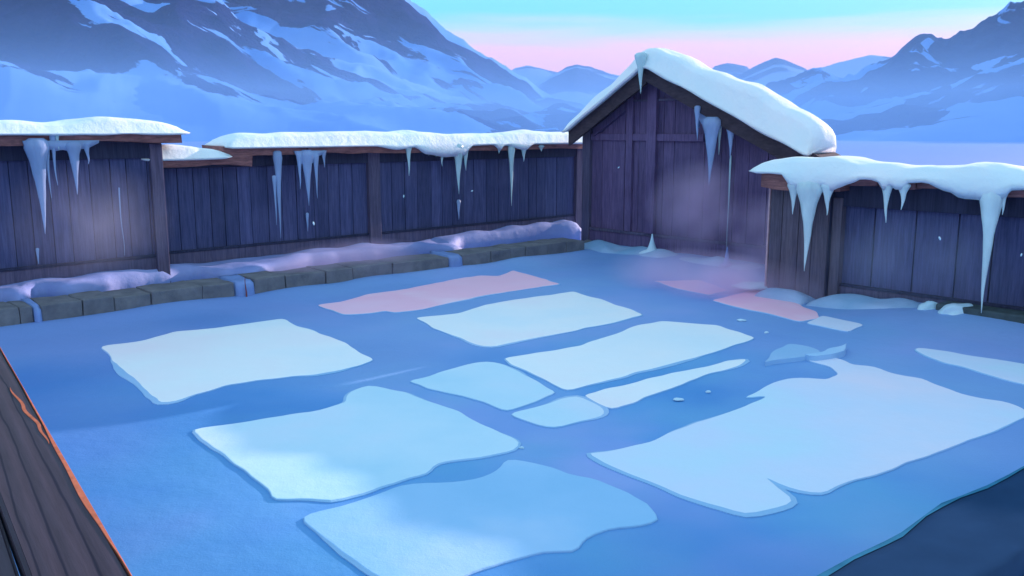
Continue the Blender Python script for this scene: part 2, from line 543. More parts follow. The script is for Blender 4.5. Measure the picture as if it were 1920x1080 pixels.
xs = axis(-11, 13, 0.12, 1500); ys = axis(2, 24, 0.12, 1500)
verts = [(x, y, ground_h(x, y)) for y in ys for x in xs]
nx = len(xs)
faces = [(j * nx + i, j * nx + i + 1, (j + 1) * nx + i + 1, (j + 1) * nx + i) for j in range(len(ys) - 1) for i in range(nx - 1)]
me = bpy.data.meshes.new('ground'); me.from_pydata(verts, [], faces)
at = me.attributes.new('snowy', 'FLOAT', 'POINT')
vals = []
for (x, y, z) in verts:
    q = Vector((x, y, 0))
    outside = max((q - PB.o).dot(-N1), (q - PH.o).dot(-N2) if x < hutR.x else (q - PR.o).dot(-N2))
    v = min(1, max(0, outside / 2.0))
    vals.append(v)
at.data.foreach_set('value', vals)
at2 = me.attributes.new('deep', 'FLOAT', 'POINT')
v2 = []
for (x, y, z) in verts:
    # deeper blue along the left and near sides of the pool
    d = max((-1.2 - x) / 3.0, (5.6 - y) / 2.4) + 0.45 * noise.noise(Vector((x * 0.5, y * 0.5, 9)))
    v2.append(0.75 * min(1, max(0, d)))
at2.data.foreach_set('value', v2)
at3 = me.attributes.new('lilac', 'FLOAT', 'POINT')
v3 = []
for (x, y, z) in verts:
    # lilac tint towards the back and the right
    d = max((y - 8.0) / 3.0 * (1 if x < 6 else 0.5), (x - 2.6) / 2.0) + 1.1 * noise.noise(Vector((x * 0.45, y * 0.45, 31)))
    v3.append(0.5 * min(1, max(0, d)))
at3.data.foreach_set('value', v3)
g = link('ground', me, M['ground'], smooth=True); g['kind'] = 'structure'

# ================================================================ MOUNTAINS
def mtn_mat(name, rock1, rock2, snow1, snow2, rot, thr, sc=1.0):
    m, t, b = newmat(name)
    mapd = {'scale': (1, 1, 1), 'rot': rot}
    c = N(t, 'ShaderNodeTexCoord')
    # stretch noise along the fall line of the slope
    mp = N(t, 'ShaderNodeMapping'); mp.vector_type = 'TEXTURE'
    mp.inputs['Rotation'].default_value = rot
    mp.inputs['Scale'].default_value = (3.6, 1.6, 1.0)
    t.links.new(c.outputs['Object'], mp.inputs[0])
    n = N(t, 'ShaderNodeTexNoise'); n.inputs['Scale'].default_value = 0.045 * sc
    n.inputs['Detail'].default_value = 10; n.inputs['Roughness'].default_value = 0.56
    n.inputs['Distortion'].default_value = 0.9
    t.links.new(mp.outputs[0], n.inputs['Vector'])
    at = N(t, 'ShaderNodeAttribute', attribute_name='bias')
    ad = N(t, 'ShaderNodeMath', operation='ADD')
    t.links.new(n.outputs[0], ad.inputs[0]); t.links.new(at.outputs['Fac'], ad.inputs[1])
    k = ramp(t, ad.outputs[0], [(thr - 0.006, (0, 0, 0)), (thr + 0.006, (1, 1, 1))])
    n2 = noise_node(t, 0.05 * sc, 5, 0.6)
    rk = ramp(t, n2.outputs[0], [(0.38, rock1), (0.62, rock2)])
    n3 = noise_node(t, 0.018 * sc, 4, 0.5)
    sn = ramp(t, n3.outputs[0], [(0.35, snow1), (0.65, snow2)])
    col = mix(t, k.outputs[0], rk.outputs[0], sn.outputs[0])
    t.links.new(col, b.inputs['Base Color'])
    b.inputs['Roughness'].default_value = 1.0
    b.inputs['Specular IOR Level'].default_value = 0.0
    n4 = noise_node(t, 0.16 * sc, 9, 0.72)
    bp = N(t, 'ShaderNodeBump'); bp.inputs['Distance'].default_value = 9 / sc
    inv = N(t, 'ShaderNodeMath', operation='SUBTRACT'); inv.inputs[0].default_value = 1.0
    t.links.new(k.outputs[0], inv.inputs[1])
    t.links.new(inv.outputs[0], bp.inputs['Strength'])
    t.links.new(n4.outputs[0], bp.inputs['Height'])
    t.links.new(bp.outputs[0], b.inputs['Normal'])
    return m
def mountain(name, ridge, dr, db, mat, amp, seed, gran=60, cols=240, rows=90, biasf=None, back=0.4, prof=1.25):
    """ridge: silhouette as picture points; every column runs from the foot (db metres away) up to the crest (dr metres away)"""
    x0, x1 = ridge[0][0], ridge[-1][0]
    vs = []; bias = []
    for i in range(cols + 1):
        px = x0 + (x1 - x0) * i / cols
        for (a, b) in zip(ridge, ridge[1:]):
            if px <= b[0]: break
        t = (px - a[0]) / (b[0] - a[0]); py = a[1] + (b[1] - a[1]) * t
        r = ray(px, py); az = math.atan2(r.x, r.y)
        D = dr * (1 + 0.10 * noise.noise(Vector((az * 6, seed, 0))))
        Hc = CAMH + D * r.z / math.hypot(r.x, r.y)
        for j in range(rows + 1):
            v = j / rows * (1 + back)
            if v <= 1:
                d = db + (D - db) * v
                x, y = math.sin(az) * d, math.cos(az) * d
                z = Hc * (1.05 - math.sqrt((1 - v) ** 2 * 1.12 + 0.0025))
                nn = noise.fractal(Vector((x / gran, y / gran, seed)), 0.9, 2.1, 6)
                rd = 1 - abs(noise.noise(Vector((x / gran * 0.8 + 5, y / gran * 0.8, seed + 3)))) * 2
                env = (v * (1 - v) * 4) ** 0.7
                rd2 = 1 - abs(noise.noise(Vector((x / gran * 2.7 + 5, y / gran * 2.7, seed + 6)))) * 2
                z += env * amp * (nn * 0.35 + (rd - 0.5) * 0.65 + (rd2 - 0.5) * 0.25)
                jit = amp * 0.10 * noise.noise(Vector((az * 90, seed, 7))) + amp * 0.05 * noise.noise(Vector((az * 260, seed, 7)))
                z += jit * v ** 6
                z = z - 1.5 * (1 - v)
            else:
                w = (v - 1)
                d = D + (D - db) * w
                x, y = math.sin(az) * d, math.cos(az) * d
                z = Hc * (1.05 - math.sqrt(w * w * 5.5 + 0.0025)) - 1
            vs.append((x, y, z))
            bias.append((biasf(px, v, Hc) if biasf else 0.0))
    R = rows + 1
    fs = [(i * R + j, (i + 1) * R + j, (i + 1) * R + j + 1, i * R + j + 1) for i in range(cols) for j in range(rows)]
    me = bpy.data.meshes.new(name); me.from_pydata(vs, [], fs)
    a = me.attributes.new('bias', 'FLOAT', 'POINT'); a.data.foreach_set('value', bias)
    o = link(name, me, mat, smooth=True); o['kind'] = 'structure'
    return o
mL = mtn_mat('left_mountain_rock_snow', (0.014, 0.024, 0.13), (0.032, 0.042, 0.19), (0.060, 0.21, 0.60), (0.18, 0.36, 0.76), (0, math.radians(26), math.radians(-12)), 0.53)
mR = mtn_mat('right_mountain_rock_snow', (0.022, 0.045, 0.17), (0.042, 0.075, 0.23), (0.10, 0.26, 0.66), (0.20, 0.36, 0.76), (0, math.radians(-28), math.radians(10)), 0.50)
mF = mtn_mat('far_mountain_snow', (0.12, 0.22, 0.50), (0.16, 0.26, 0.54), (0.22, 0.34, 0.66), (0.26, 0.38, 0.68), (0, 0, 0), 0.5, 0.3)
def bias_foot(px, v, H):
    return max(0, (0.28 - v)) * 1.5 - 0.01
def bias_back(px, v, H):
    return max(0, (0.45 - v)) * 0.8 + (0.30 * min(1, max(0, (v - 0.80) / 0.08)) - 0.05)
def bias_front(px, v, H):
    b = max(0, (0.24 - v)) * 1.6 - 0.015
    b += 0.22 * max(0, 1 - abs(v - 0.97) / 0.10) if px > 380 else 0
    b += 0.10 * math.exp(-((px - 760) / 160.0) ** 2)
    b -= 0.10 * math.exp(-((px - 60) / 260.0) ** 2) * min(1, max(0, (v - 0.3) / 0.2))
    return b
mountain('mountain', [(-900, -60), (-300, -110), (200, -150), (420, -160), (600, -130), (700, -60), (762, 0), (800, 24), (835, 62), (868, 84), (900, 110), (945, 126), (985, 142), (1015, 166), (1050, 186), (1085, 205), (1130, 232)], 620, 330, mL, 20, 1.3, gran=70, cols=380, rows=120, biasf=bias_back)
mountain('mountain', [(-900, -80), (-300, -120), (100, -110), (300, -60), (400, -6), (430, 18), (470, 52), (520, 72), (560, 92), (620, 108), (690, 132), (760, 160), (850, 186), (950, 208), (1060, 222), (1180, 236)], 420, 170, mL, 14, 8.7, gran=48, cols=380, rows=120, biasf=bias_front)
mountain('mountain', [(1380, 236), (1410, 200), (1440, 168), (1480, 152), (1510, 138), (1538, 128), (1560, 138), (1580, 143), (1604, 138), (1640, 116), (1668, 106), (1700, 84), (1722, 71), (1748, 80), (1772, 79), (1800, 62), (1822, 55), (1850, 36), (1872, 22), (1895, 9), (1915, 7), (1940, 4), (2000, -20), (2200, -60), (2600, -90)], 560, 300, mR, 18, 4.4, gran=60, cols=320, rows=110, biasf=bias_foot)
mountain('mountain', [(1500, 238), (1560, 224), (1640, 205), (1700, 190), (1780, 165), (1850, 140), (1920, 108), (2000, 80), (2200, 20), (2600, -20)], 380, 200, mR, 10, 14.1, gran=45, cols=220, rows=90, biasf=bias_foot)
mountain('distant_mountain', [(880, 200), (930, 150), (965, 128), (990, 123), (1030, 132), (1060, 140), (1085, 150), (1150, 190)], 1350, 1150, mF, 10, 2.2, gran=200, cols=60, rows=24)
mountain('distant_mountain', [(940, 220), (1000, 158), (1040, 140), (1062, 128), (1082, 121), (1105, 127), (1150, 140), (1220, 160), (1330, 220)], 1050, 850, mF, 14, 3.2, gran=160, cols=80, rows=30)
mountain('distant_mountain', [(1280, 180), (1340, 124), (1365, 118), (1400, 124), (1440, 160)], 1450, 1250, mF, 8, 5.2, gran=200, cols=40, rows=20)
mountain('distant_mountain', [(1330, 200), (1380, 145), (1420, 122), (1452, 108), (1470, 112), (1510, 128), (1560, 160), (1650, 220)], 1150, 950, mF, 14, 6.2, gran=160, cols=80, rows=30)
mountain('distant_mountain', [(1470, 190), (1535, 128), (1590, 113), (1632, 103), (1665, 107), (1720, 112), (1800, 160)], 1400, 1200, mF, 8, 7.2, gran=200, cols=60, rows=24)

# ================================================================ LEFT FENCES
ZB = 0.30
def fence(P, s0, s1, z_eave, label, n_roof, posts, name='plank_fence', bw=0.27, zpt=None, zr=None, eave_th=0.15, eave_segs=None, zbase=ZB, depth=0.5, eave_mat='eave'):
    f = empty(name, P.at((s0 + s1) / 2, 0, zbase), label, 'fence')
    zpt = zpt if zpt is not None else z_eave - 0.38
    bm = bmesh.new(); boards(bm, P, s0, s1, zr[1] - 0.02, zpt + 0.03, bw)
    bm_obj('plank_panel', bm, M['plank'], f)
    part_box('light_stop', P, (s0, s1, -0.075, -0.045, zr[1] + 0.003, zpt), M['beam_dark'], f, 0)  # added to stop sun and sky showing through the plank gaps
    part_box('sill_beam', P, (s0, s1, -0.10, 0.03, zbase - 0.3, zr[0]), M['post'], f)
    part_box('bottom_rail', P, (s0, s1, -0.06, 0.045, zr[0] + 0.003, zr[1]), M['beam_dark'], f, 0.004)
    part_box('top_beam', P, (s0, s1, -0.12, 0.06, zpt, z_eave - eave_th + 0.05), M['beam_dark'], f)
    for (a, b, zt) in posts:
        part_box('post', P, (a, b, -0.14, 0.085, zbase - 0.3, zt), M['post'], f, 0.012)
    for i, (a, b, ze) in enumerate(eave_segs or [(s0 - 0.1, s1 + 0.1, z_eave)]):
        bm = bmesh.new(); rough_beam(bm, P, a, b, -depth, n_roof, ze - eave_th, ze, 0.3, 0.05, i * 7)
        bm_obj('eave_board', bm, M[eave_mat], f)
    return f
# nearer left fence
sA0 = -4.2; sA1 = PA.sz(314, 480)[0]
zEA = PA.sz(200, 250, 0.3)[1]
zrA = PA.sz(150, 490)[1]
eA = PA.sz(340, 260, 0.3)[0]
eM = PA.sz(107, 260, 0.3)[0]
fA = fence(PA, sA0, sA1, zEA, 'near left fence of dark upright planks under a thick straight snow cap', 0.30,
           [(PA.sz(291, 480)[0], sA1, zEA - 0.16)], bw=0.29, zr=(zrA - 0.04, zrA), zpt=PA.sz(200, 298)[1],
           eave_segs=[(sA0 - 0.2, eM - 0.02, zEA), (eM + 0.02, eA, zEA + 0.01)])
def z_of(P, px, py, n): return P.sz(px, py, n)[1]
def cap_path(P, n, pts, zbase):
    out = []
    for px, y in pts:
        s, z = P.sz(px, y, n)
        out.append((s, zbase, max(0.05, z - zbase)))
    return out
nm = 0.0
sA_m = PA.sz(104, 250, 0.3)[0]
c = snow_strip('snow_cap', PA, [(sA0 - 0.2, zEA, 0.20)] + cap_path(PA, 0.2, [(0, 226), (60, 226), (88, 228), (101, 241), (112, 228), (150, 222), (200, 220), (245, 226), (270, 222), (310, 226), (338, 236), (347, 246)], zEA + 0.01), 0.36, -0.5, lambda s: 0.03 + 0.03 * noise.noise(Vector((s * 2, 4, 0))), M['cap_snow'], seed=2, parent=fA, endr=0.08)

# long middle fence
sB0 = sA1 - 0.4; hutS = None
# where the fence meets the hut wall plane
sB1 = PB.sz(1098, 440)[0]
zEB = PB.sz(700, 262, 0.3)[1]
zEB = 2.30
zrB = PB.sz(560, 449)[1]
print('fence', sA1, sB0, sB1, zEA, zEB, zrA, zrB)
s420 = PB.sz(418, 270, 0.3)[0]
fB = fence(PB, sB0, sB1, zEB, 'long middle fence of dark upright planks between the tall left fence and gabled hut', 0.30,
           [(PB.sz(690, 430)[0], PB.sz(711, 430)[0], zEB - 0.15), (sB1 - 0.42, sB1 - 0.16, zEB - 0.15)],
           zr=(zrB - 0.04, zrB), bw=0.30, zpt=z_of(PB, 600, 308, 0),
           eave_segs=[(sB0, s420 + 0.5, zEB - 0.16), (s420, PB.sz(575, 270, 0.3)[0], zEB), (PB.sz(577, 270, 0.3)[0], PB.sz(815, 270, .3)[0], zEB + 0.012), (PB.sz(817, 270, 0.3)[0], sB1 + 0.02, zEB)])
c = snow_strip('snow_cap', PB, [(sB0 + 0.1, zEB - 0.16, 0.16), (sB0 + 0.9, zEB - 0.16, 0.17), (s420 - 0.25, zEB - 0.16, 0.14), (s420 + 0.1, zEB - 0.15, 0.08)], 0.37, -0.5, lambda s: 0.04, M['cap_snow'], seed=3, parent=fB, endr=0.2)
def lipB(s):
    px = lip_px.get('f')(s)
    return px
tabB = [(PB.sz(x, 262, 0.36)[0], v) for x, v in ((415, 0.03), (700, 0.03), (745, 0.10), (775, 0.06), (800, 0.20), (835, 0.26), (870, 0.24), (885, 0.05), (925, 0.04), (938, 0.16), (945, 0.05), (985, 0.16), (1000, 0.04), (1100, 0.05))]
c = snow_strip('snow_cap', PB, cap_path(PB, 0.2, [(415, 262), (440, 252), (520, 249), (580, 251), (640, 245), (690, 243), (740, 250), (800, 247), (850, 249), (900, 252), (950, 247), (1000, 247), (1050, 247), (1092, 247), (1104, 252)], zEB), 0.37, -0.5, lambda s: lerp_tab(tabB, s), M['cap_snow'], seed=4, parent=fB, endr=0.16)

# ================================================================ STONE LEDGE
ZS = PS.sz(165, 562)[1]
print('stone top', ZS)
def stone_block(P, sa, sb, z1, depth, label, n=0.0, zb=-0.05):
    bm = bmesh.new()
    wbox(bm, P, sa + 0.005, sb - 0.005, n - depth, n + random.uniform(-0.012, 0.012), zb, z1 + random.uniform(-0.012, 0.012), jit=0.006, bev=0.018)
    bmesh.ops.subdivide_edges(bm, edges=bm.edges, cuts=2, use_grid_fill=True)
    for v in bm.verts:
        v.co += Vector((noise.noise(v.co * 3), noise.noise(v.co * 3 + Vector((9, 0, 0))), noise.noise(v.co * 3 + Vector((0, 9, 0))))) * 0.022
    o = bm_obj('stone_block', bm, M['stone'])
    return tag(o, label, 'stone block', 'stone blocks of the ledge below the fences')
def sx(x): return PS.sz(x, 560)[0]
ordw = ['first', 'second', 'third', 'fourth', 'fifth', 'sixth', 'seventh']
runs = [('the leftmost short ledge run', [-75, 33, 60]),
        ('the ledge run below the tall left fence', [76, 154, 214, 284, 380, 443]),
        ('the ledge run right of the rusty stake', [478, 538, 612, 664, 738, 843]),
        ('the far ledge run ending at hut', [868, 922, 958, 985, 1026, 1060, 1094])]
for nm_, xs_ in runs:
    for i, (a, b) in enumerate(zip(xs_, xs_[1:])):
        stone_block(PS, sx(a), sx(b), ZS, 0.62, '%s grey stone from left in %s' % (ordw[i], nm_))
# snow lying on the ledge
def snow_top(P, pts, back, label, seed):
    """pts: (px, y_front_edge on the stone top, y_back top)"""
    bm = bmesh.new(); rows = []
    s0 = P.sz(pts[0][0], pts[0][1])[0]; s1 = P.sz(pts[-1][0], pts[-1][1])[0]
    k = int((s1 - s0) / 0.10); K = 12
    tabn = []
    for px, yf, hgt in pts:
        p = onz(px, yf, ZS + 0.02)
        tabn.append(((p - P.o).dot(P.d), (p - P.o).dot(P.n), hgt))
    for i in range(k + 1):
        s = tabn[0][0] + (tabn[-1][0] - tabn[0][0]) * i / k
        nf = lerp_tab([(a, b) for a, b, c in tabn], s) + 0.06 * noise.noise(Vector((s * 2.2, seed, 0)))
        nf = max(nf, back + 0.30)
        h = lerp_tab([(a, c) for a, b, c in tabn], s)
        row = []
        e = min(1, min(i, k - i) * 0.10 / 0.25); e = math.sqrt(max(0.02, 1 - (1 - e) ** 2))
        for j in range(K + 1):
            t = j / K
            n_ = nf + (back - nf) * t
            z = ZS - 0.03 + (h * 0.9 + 0.05) * e * min(1, (1 - (1 - min(1, t / 0.45)) ** 2.4) ** (1 / 2.0)) + 0.05 * noise.noise(Vector((s * 1.9, n_ * 3, seed))) * min(1, t * 3)
            row.append(bm.verts.new(P.at(s, n_, z)))
        row.append(bm.verts.new(P.at(s, back, 0.0))); row.append(bm.verts.new(P.at(s, nf - 0.05, 0.0)))
        rows.append(row)
    for a, b in zip(rows, rows[1:]):
        m = len(a)
        for j in range(m): bm.faces.new([a[j], a[(j + 1) % m], b[(j + 1) % m], b[j]])
    bm.faces.new(rows[0]); bm.faces.new(rows[-1][::-1])
    o = bm_obj('snow_drift', bm, M['ledge_snow'], smooth=True)
    return tag(o, label, 'snow', 'snow drifts on the stone ledge')
backn = (PA.o - PS.o).dot(N1) + 0.02
backb = (PB.o - PS.o).dot(N1) + 0.02
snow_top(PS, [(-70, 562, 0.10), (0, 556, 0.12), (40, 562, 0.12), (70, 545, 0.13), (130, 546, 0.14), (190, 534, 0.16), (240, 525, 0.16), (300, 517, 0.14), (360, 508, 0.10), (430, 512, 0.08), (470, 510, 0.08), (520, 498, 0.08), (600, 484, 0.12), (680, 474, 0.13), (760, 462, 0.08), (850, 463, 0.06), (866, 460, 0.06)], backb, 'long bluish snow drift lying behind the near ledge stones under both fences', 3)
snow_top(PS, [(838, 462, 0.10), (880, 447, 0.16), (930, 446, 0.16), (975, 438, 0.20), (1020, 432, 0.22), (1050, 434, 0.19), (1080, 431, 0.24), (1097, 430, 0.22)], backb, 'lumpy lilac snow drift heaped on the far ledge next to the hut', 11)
# snow spilled down between the runs
def spill(xa, xb, label, stake=False):
    bm = bmesh.new(); sa, sb = sx(xa) , sx(xb)
    rows = []
    K = 10
    for i in range(9):
        s = sa + (sb - sa) * i / 8
        row = []
        for j in range(K + 1):
            t = j / K
            n_ = -0.55 + 0.60 * min(1, t / 0.6) + (0.10 * max(0, t - 0.6))
            z = ZS + 0.02 - 0.03 * min(1, t / 0.6) if t < 0.6 else (ZS - 0.01) * (1 - (t - 0.6) / 0.4) - 0.04
            z += 0.02 * noise.noise(Vector((s * 5, t * 4, xa)))
            row.append(bm.verts.new(PS.at(s, n_ - 0.05 * abs(i / 4 - 1) ** 2, z)))
        row.append(bm.verts.new(PS.at(s, -0.55, -0.05)))
        rows.append(row)
    for a, b in zip(rows, rows[1:]):
        m = len(a)
        for j in range(m): bm.faces.new([a[j], a[(j + 1) % m], b[(j + 1) % m], b[j]])
    bm.faces.new(rows[0]); bm.faces.new(rows[-1][::-1])
    o = bm_obj('snow_spill', bm, M['flow_ice'], smooth=True)
    tag(o, label, 'snow', 'snow spilled through the gaps of the ledge')
spill(61, 75, 'narrow tongue of snow spilled between the two leftmost ledge runs')
spill(444, 477, 'blue tongue of snow behind the rusty stake in the ledge gap')
spill(844, 867, 'lilac tongue of snow in the ledge gap below the far drift')
bm = bmesh.new(); s_, z_ = PS.sz(462, 552, 0.1); spike(bm, PS, s_, 0.1, -0.1, PS.sz(462, 519, 0.1)[1], 0.018, 1.0, 1.0, seed=2)
tag(bm_obj('stake', bm, M['stake']), 'thin rusty red stake standing in the gap between two ledge runs', 'stake')

# ================================================================ HUT
apx_s, apx_z = PH.sz(1212, 118, 0.4)
le_s, le_z = PH.sz(1066, 243, 0.4)
re_s, re_z = PH.sz(1538, 296, 0.4)
print('hut apex', apx_s, apx_z, 'left', le_s, le_z, 'right', re_s, re_z)
hut = empty('gabled_hut', PH.at(apx_s, 0, 0), 'gabled wooden hut with purple grey planks and a snow laden roof', 'hut')
class Top:
    knots = [apx_s]
    def __call__(self, s):
        if s < apx_s: return le_z + (apx_z - le_z) * (s - le_s) / (apx_s - le_s) - 0.10
        return re_z + (apx_z - re_z) * (re_s - s) / (re_s - apx_s) - 0.10
top = Top()
wl = PH.sz(1108, 400)[0]; wr = re_s - 0.35
zbr = PH.sz(1115, 428)[1]
bm = bmesh.new(); boards(bm, PH, wl, wr, zbr - 0.02, 3, 0.33, ztop=top)
w_ = bm_obj('wall', bm, M['hut_plank'], hut)
part_box('base_beam', PH, (wl - 0.03, wr, -0.10, 0.03, -0.1, zbr - 0.04), M['hut_plank'], hut)
part_box('base_rail', PH, (wl - 0.03, wr, -0.06, 0.05, zbr - 0.037, zbr + 0.02), M['post'], hut, 0.005)
part_box('corner_post', PH, (wl - 0.22, wl - 0.003, -0.15, 0.07, -0.1, top(wl - 0.1)), M['post'], hut, 0.012)
part_box('corner_post', PH, (wr + 0.003, wr + 0.2, -0.15, 0.07, -0.1, top(wr + 0.1)), M['post'], hut, 0.012)
va = PH.sz(1178, 300)[0]; vb = PH.sz(1186, 300)[0]; vc = PH.sz(1216, 300)[0]; vd = PH.sz(1233, 300)[0]
part_box('upright_beam', PH, (va - 0.02, vb + 0.03, 0.0, 0.07, zbr + 0.023, top(va) - 0.05), M['hut_plank'], hut)
part_box('upright_beam', PH, (vc, vd, 0.0, 0.09, zbr + 0.023, top(vd) - 0.05), M['hut_plank'], hut)
zr1 = PH.sz(1216, 264)[1], PH.sz(1216, 251)[1]
zr2 = PH.sz(1216, 190)[1], PH.sz(1216, 186)[1]
zr1 = (zr1[0], zr1[1])
part_box('cross_rail', PH, (wl + 0.01, va - 0.023, 0.0, 0.055, *zr1), M['hut_plank'], hut, 0.005)
part_box('cross_rail', PH, (vb + 0.033, vc - 0.003, 0.0, 0.055, *zr1), M['hut_plank'], hut, 0.005)
part_box('cross_rail', PH, (vd + 0.003, PH.sz(1322, 258)[0], 0.0, 0.055, *zr1), M['hut_plank'], hut, 0.005)
part_box('upper_rail', PH, (vb + 0.033, vc - 0.003, 0.0, 0.045, *zr2), M['post'], hut, 0.004)
part_box('upper_rail', PH, (vd + 0.003, PH.sz(1300, 190)[0], 0.0, 0.045, *zr2), M['post'], hut, 0.004)
# side and back walls, roof slabs
DEP = 0.3
def prism(P, prof, n0, n1):
    """prof: closed (s,z) outline extruded from n0 to n1"""
    bm = bmesh.new()
    a = [bm.verts.new(P.at(s, n0, z)) for s, z in prof]; b = [bm.verts.new(P.at(s, n1, z)) for s, z in prof]
    for i in range(len(a)):
        j = (i + 1) % len(a); bm.faces.new([a[i], a[j], b[j], b[i]])
    bm.faces.new(a[::-1]); bm.faces.new(b)
    return bm
bm = prism(PH, [(wl - 0.15, -0.1), (wl - 0.15, top(wl - 0.1) - 0.03), (apx_s, apx_z - 0.16), (wr + 0.1, top(wr + 0.1) - 0.03), (wr + 0.1, -0.1)], -0.16, -DEP)
bm_obj('hut_body', bm, M['hut_plank'], hut)
T = 0.09
for a, b in (((le_s, le_z), (apx_s, apx_z)), ((apx_s, apx_z), (re_s, re_z))):
    bm = prism(PH, [(a[0], a[1] - T), (a[0], a[1]), (b[0], b[1]), (b[0], b[1] - T)], 0.335, -DEP - 0.1)
    bm_obj('roof', bm, M['barge'], hut)
# curved bargeboards under the front edge
def barge(a, b, w0, w1, name='bargeboard'):
    bm = bmesh.new(); K = 18; rows = []
    for i in range(K + 1):
        t = i / K; s = a[0] + (b[0] - a[0]) * t; z = a[1] + (b[1] - a[1]) * t
        w = w0 + (w1 - w0) * t + 0.02 * noise.noise(Vector((t * 5, a[0], 1)))
        sag = -0.05 * math.sin(math.pi * t) * 0
        rows.append([bm.verts.new(P_.at(s, nn, zz)) for P_ in (PH,) for nn, zz in ((0.40, z + 0.01), (0.40, z - w), (0.338, z - w), (0.338, z + 0.01))])
    for u, v in zip(rows, rows[1:]):
        for j in range(4): bm.faces.new([u[j], u[(j + 1) % 4], v[(j + 1) % 4], v[j]])
    bm.faces.new(rows[0]); bm.faces.new(rows[-1][::-1])
    bm_obj(name, bm, M['barge'], hut)
barge((le_s, le_z), (apx_s - 0.004, apx_z), 0.34, 0.40)
barge((apx_s + 0.004, apx_z), (re_s, re_z), 0.36, 0.42)
# inner rafters against the wall
def rafter(a, b, w, off):
    bm = prism(PH, [(a[0], a[1] - off), (b[0], b[1] - off), (b[0], b[1] - off - w), (a[0], a[1] - off - w)], 0.012, 0.11)
    bm_obj('rafter', bm, M['hut_plank'], hut)
rafter((le_s + 0.45, top(le_s + 0.45) + 0.10), (va - 0.02, top(va - 0.02) + 0.10), 0.16, 0.26)
rafter((vd + 0.03, top(vd + 0.03) + 0.10), (re_s - 0.3, top(re_s - 0.3) + 0.10), 0.16, 0.26)
c = snow_strip('snow_cap', PH, [(le_s - 0.06, le_z - 0.03, 0.10), (le_s + (apx_s - le_s) * 0.3, le_z + (apx_z - le_z) * 0.3, 0.18), (apx_s - 0.25, apx_z - 0.18, 0.26), (apx_s, apx_z + 0.02, 0.34), (apx_s + 0.3, apx_z - 0.14, 0.34),
        (apx_s + (re_s - apx_s) * 0.5, apx_z + (re_z - apx_z) * 0.5, 0.50), (re_s - 0.5, re_z + (apx_z - re_z) * 0.5 / (re_s - apx_s), 0.46), (re_s - 0.16, re_z + 0.06, 0.34)],
        0.52, -DEP - 0.1, lambda s: 0.07 + 0.05 * noise.noise(Vector((s * 1.3, 0, 7))), M['cap_snow'], seed=9, parent=hut, endr=0.22, amp=0.05, p=3.0)

# ================================================================ RIGHT FENCE
sR0 = PR.sz(1448, 540)[0]; sRc = PR.sz(1558, 560)[0]; sR1 = sR0 + 17.0
zER = PR.sz(1500, 322, 0.35)[1]
print('right', sR0, sRc, sR1, zER)
# plank pier at the end
pier = empty('plank_pier', PR.at((sR0 + sRc) / 2, 0, 0), 'broad pier of dark planks ending the right fence beside the hut', 'pier')
bm = bmesh.new(); boards(bm, PR, sR0 + 0.03, sRc, -0.15, zER - 0.20, 0.26, n=0.22, th=0.04)
bm_obj('front_planks', bm, M['column'], pier)
part_box('lit_edge', PR, (sR0 - 0.005, sR0 + 0.022, 0.12, 0.235, -0.15, zER - 0.22), plain('pink_lit_edge_wood', (0.52, 0.34, 0.38), 0.6, 9), pier, 0.004)  # pinkish light on the pier edge, put into its colour
part_box('core', PR, (sR0 + 0.03, sRc - 0.005, -0.25, 0.175, -0.15, zER - 0.21), M['beam_dark'], pier)
eb = PR.sz(1428, 330, 0.42)[0]
zE0, zE1 = PR.sz(1440, 357, 0.42)[1], zER
bm = bmesh.new(); rough_beam(bm, PR, eb, PR.sz(1575, 340, 0.4)[0], -0.6, 0.42, zER - 0.26, zER, 0.2, 0.05, 3)
bm_obj('eave_board', bm, M['eave'], pier)
rf = empty('plank_fence', PR.at((sRc + sR1) / 2, 0, 0), 'right fence of wide dark planks under drooping icy snow', 'fence')
zrR = PR.sz(1620, 536)[1]
zpR = PR.sz(1620, 388)[1]
bm = bmesh.new(); boards(bm, PR, sRc, sR1, zrR - 0.02, zpR + 0.03, 0.50, gap=0.022)
bm_obj('plank_panel', bm, M['plank'], rf)
part_box('light_stop', PR, (sRc, sR1, -0.075, -0.045, zrR + 0.003, zpR), M['beam_dark'], rf, 0)  # added behind the boards so no light leaks between them
part_box('sill_beam', PR, (sRc, sR1, -0.10, 0.05, -0.15, zrR - 0.04), M['post'], rf)
part_box('bottom_rail', PR, (sRc, sR1, -0.06, 0.065, zrR - 0.037, zrR), M['beam_dark'], rf, 0.004)
part_box('top_beam', PR, (sRc, sR1, -0.14, 0.10, zpR, zER - 0.12), M['beam_dark'], rf)
part_box('post', PR, (sRc + 0.004, PR.sz(1580, 500)[0], -0.14, 0.13, -0.15, zpR + 0.12), M['column'], rf, 0.015)
bm = bmesh.new(); 
for i in range(28):
    a = PR.sz(1577, 340, .4)[0] + i * 0.52
    wbox(bm, PR, a + 0.01, a + 0.51, -0.6, 0.36 + random.uniform(-0.03, 0.05), zER - 0.19 + random.uniform(-0.03, 0.03), zER - random.uniform(0.0, 0.03), jit=0.02, bev=0.03)
bm_obj('eave_board', bm, M['eave'], rf)
tabR = [(PR.sz(x, 340, 0.45)[0], v) for x, v in ((1425, 0.05), (1445, 0.04), (1470, 0.05), (1485, 0.28), (1515, 0.30), (1545, 0.22), (1560, 0.30), (1575, 0.24), (1595, 0.16), (1620, 0.07), (1645, 0.08), (1660, 0.24), (1672, 0.15), (1690, 0.24), (1705, 0.10), (1735, 0.08), (1780, 0.20), (1810, 0.30), (1840, 0.30), (1855, 0.36), (1880, 0.30), (1900, 0.14), (1930, 0.12), (1980, 0.3), (2050, 0.15))]
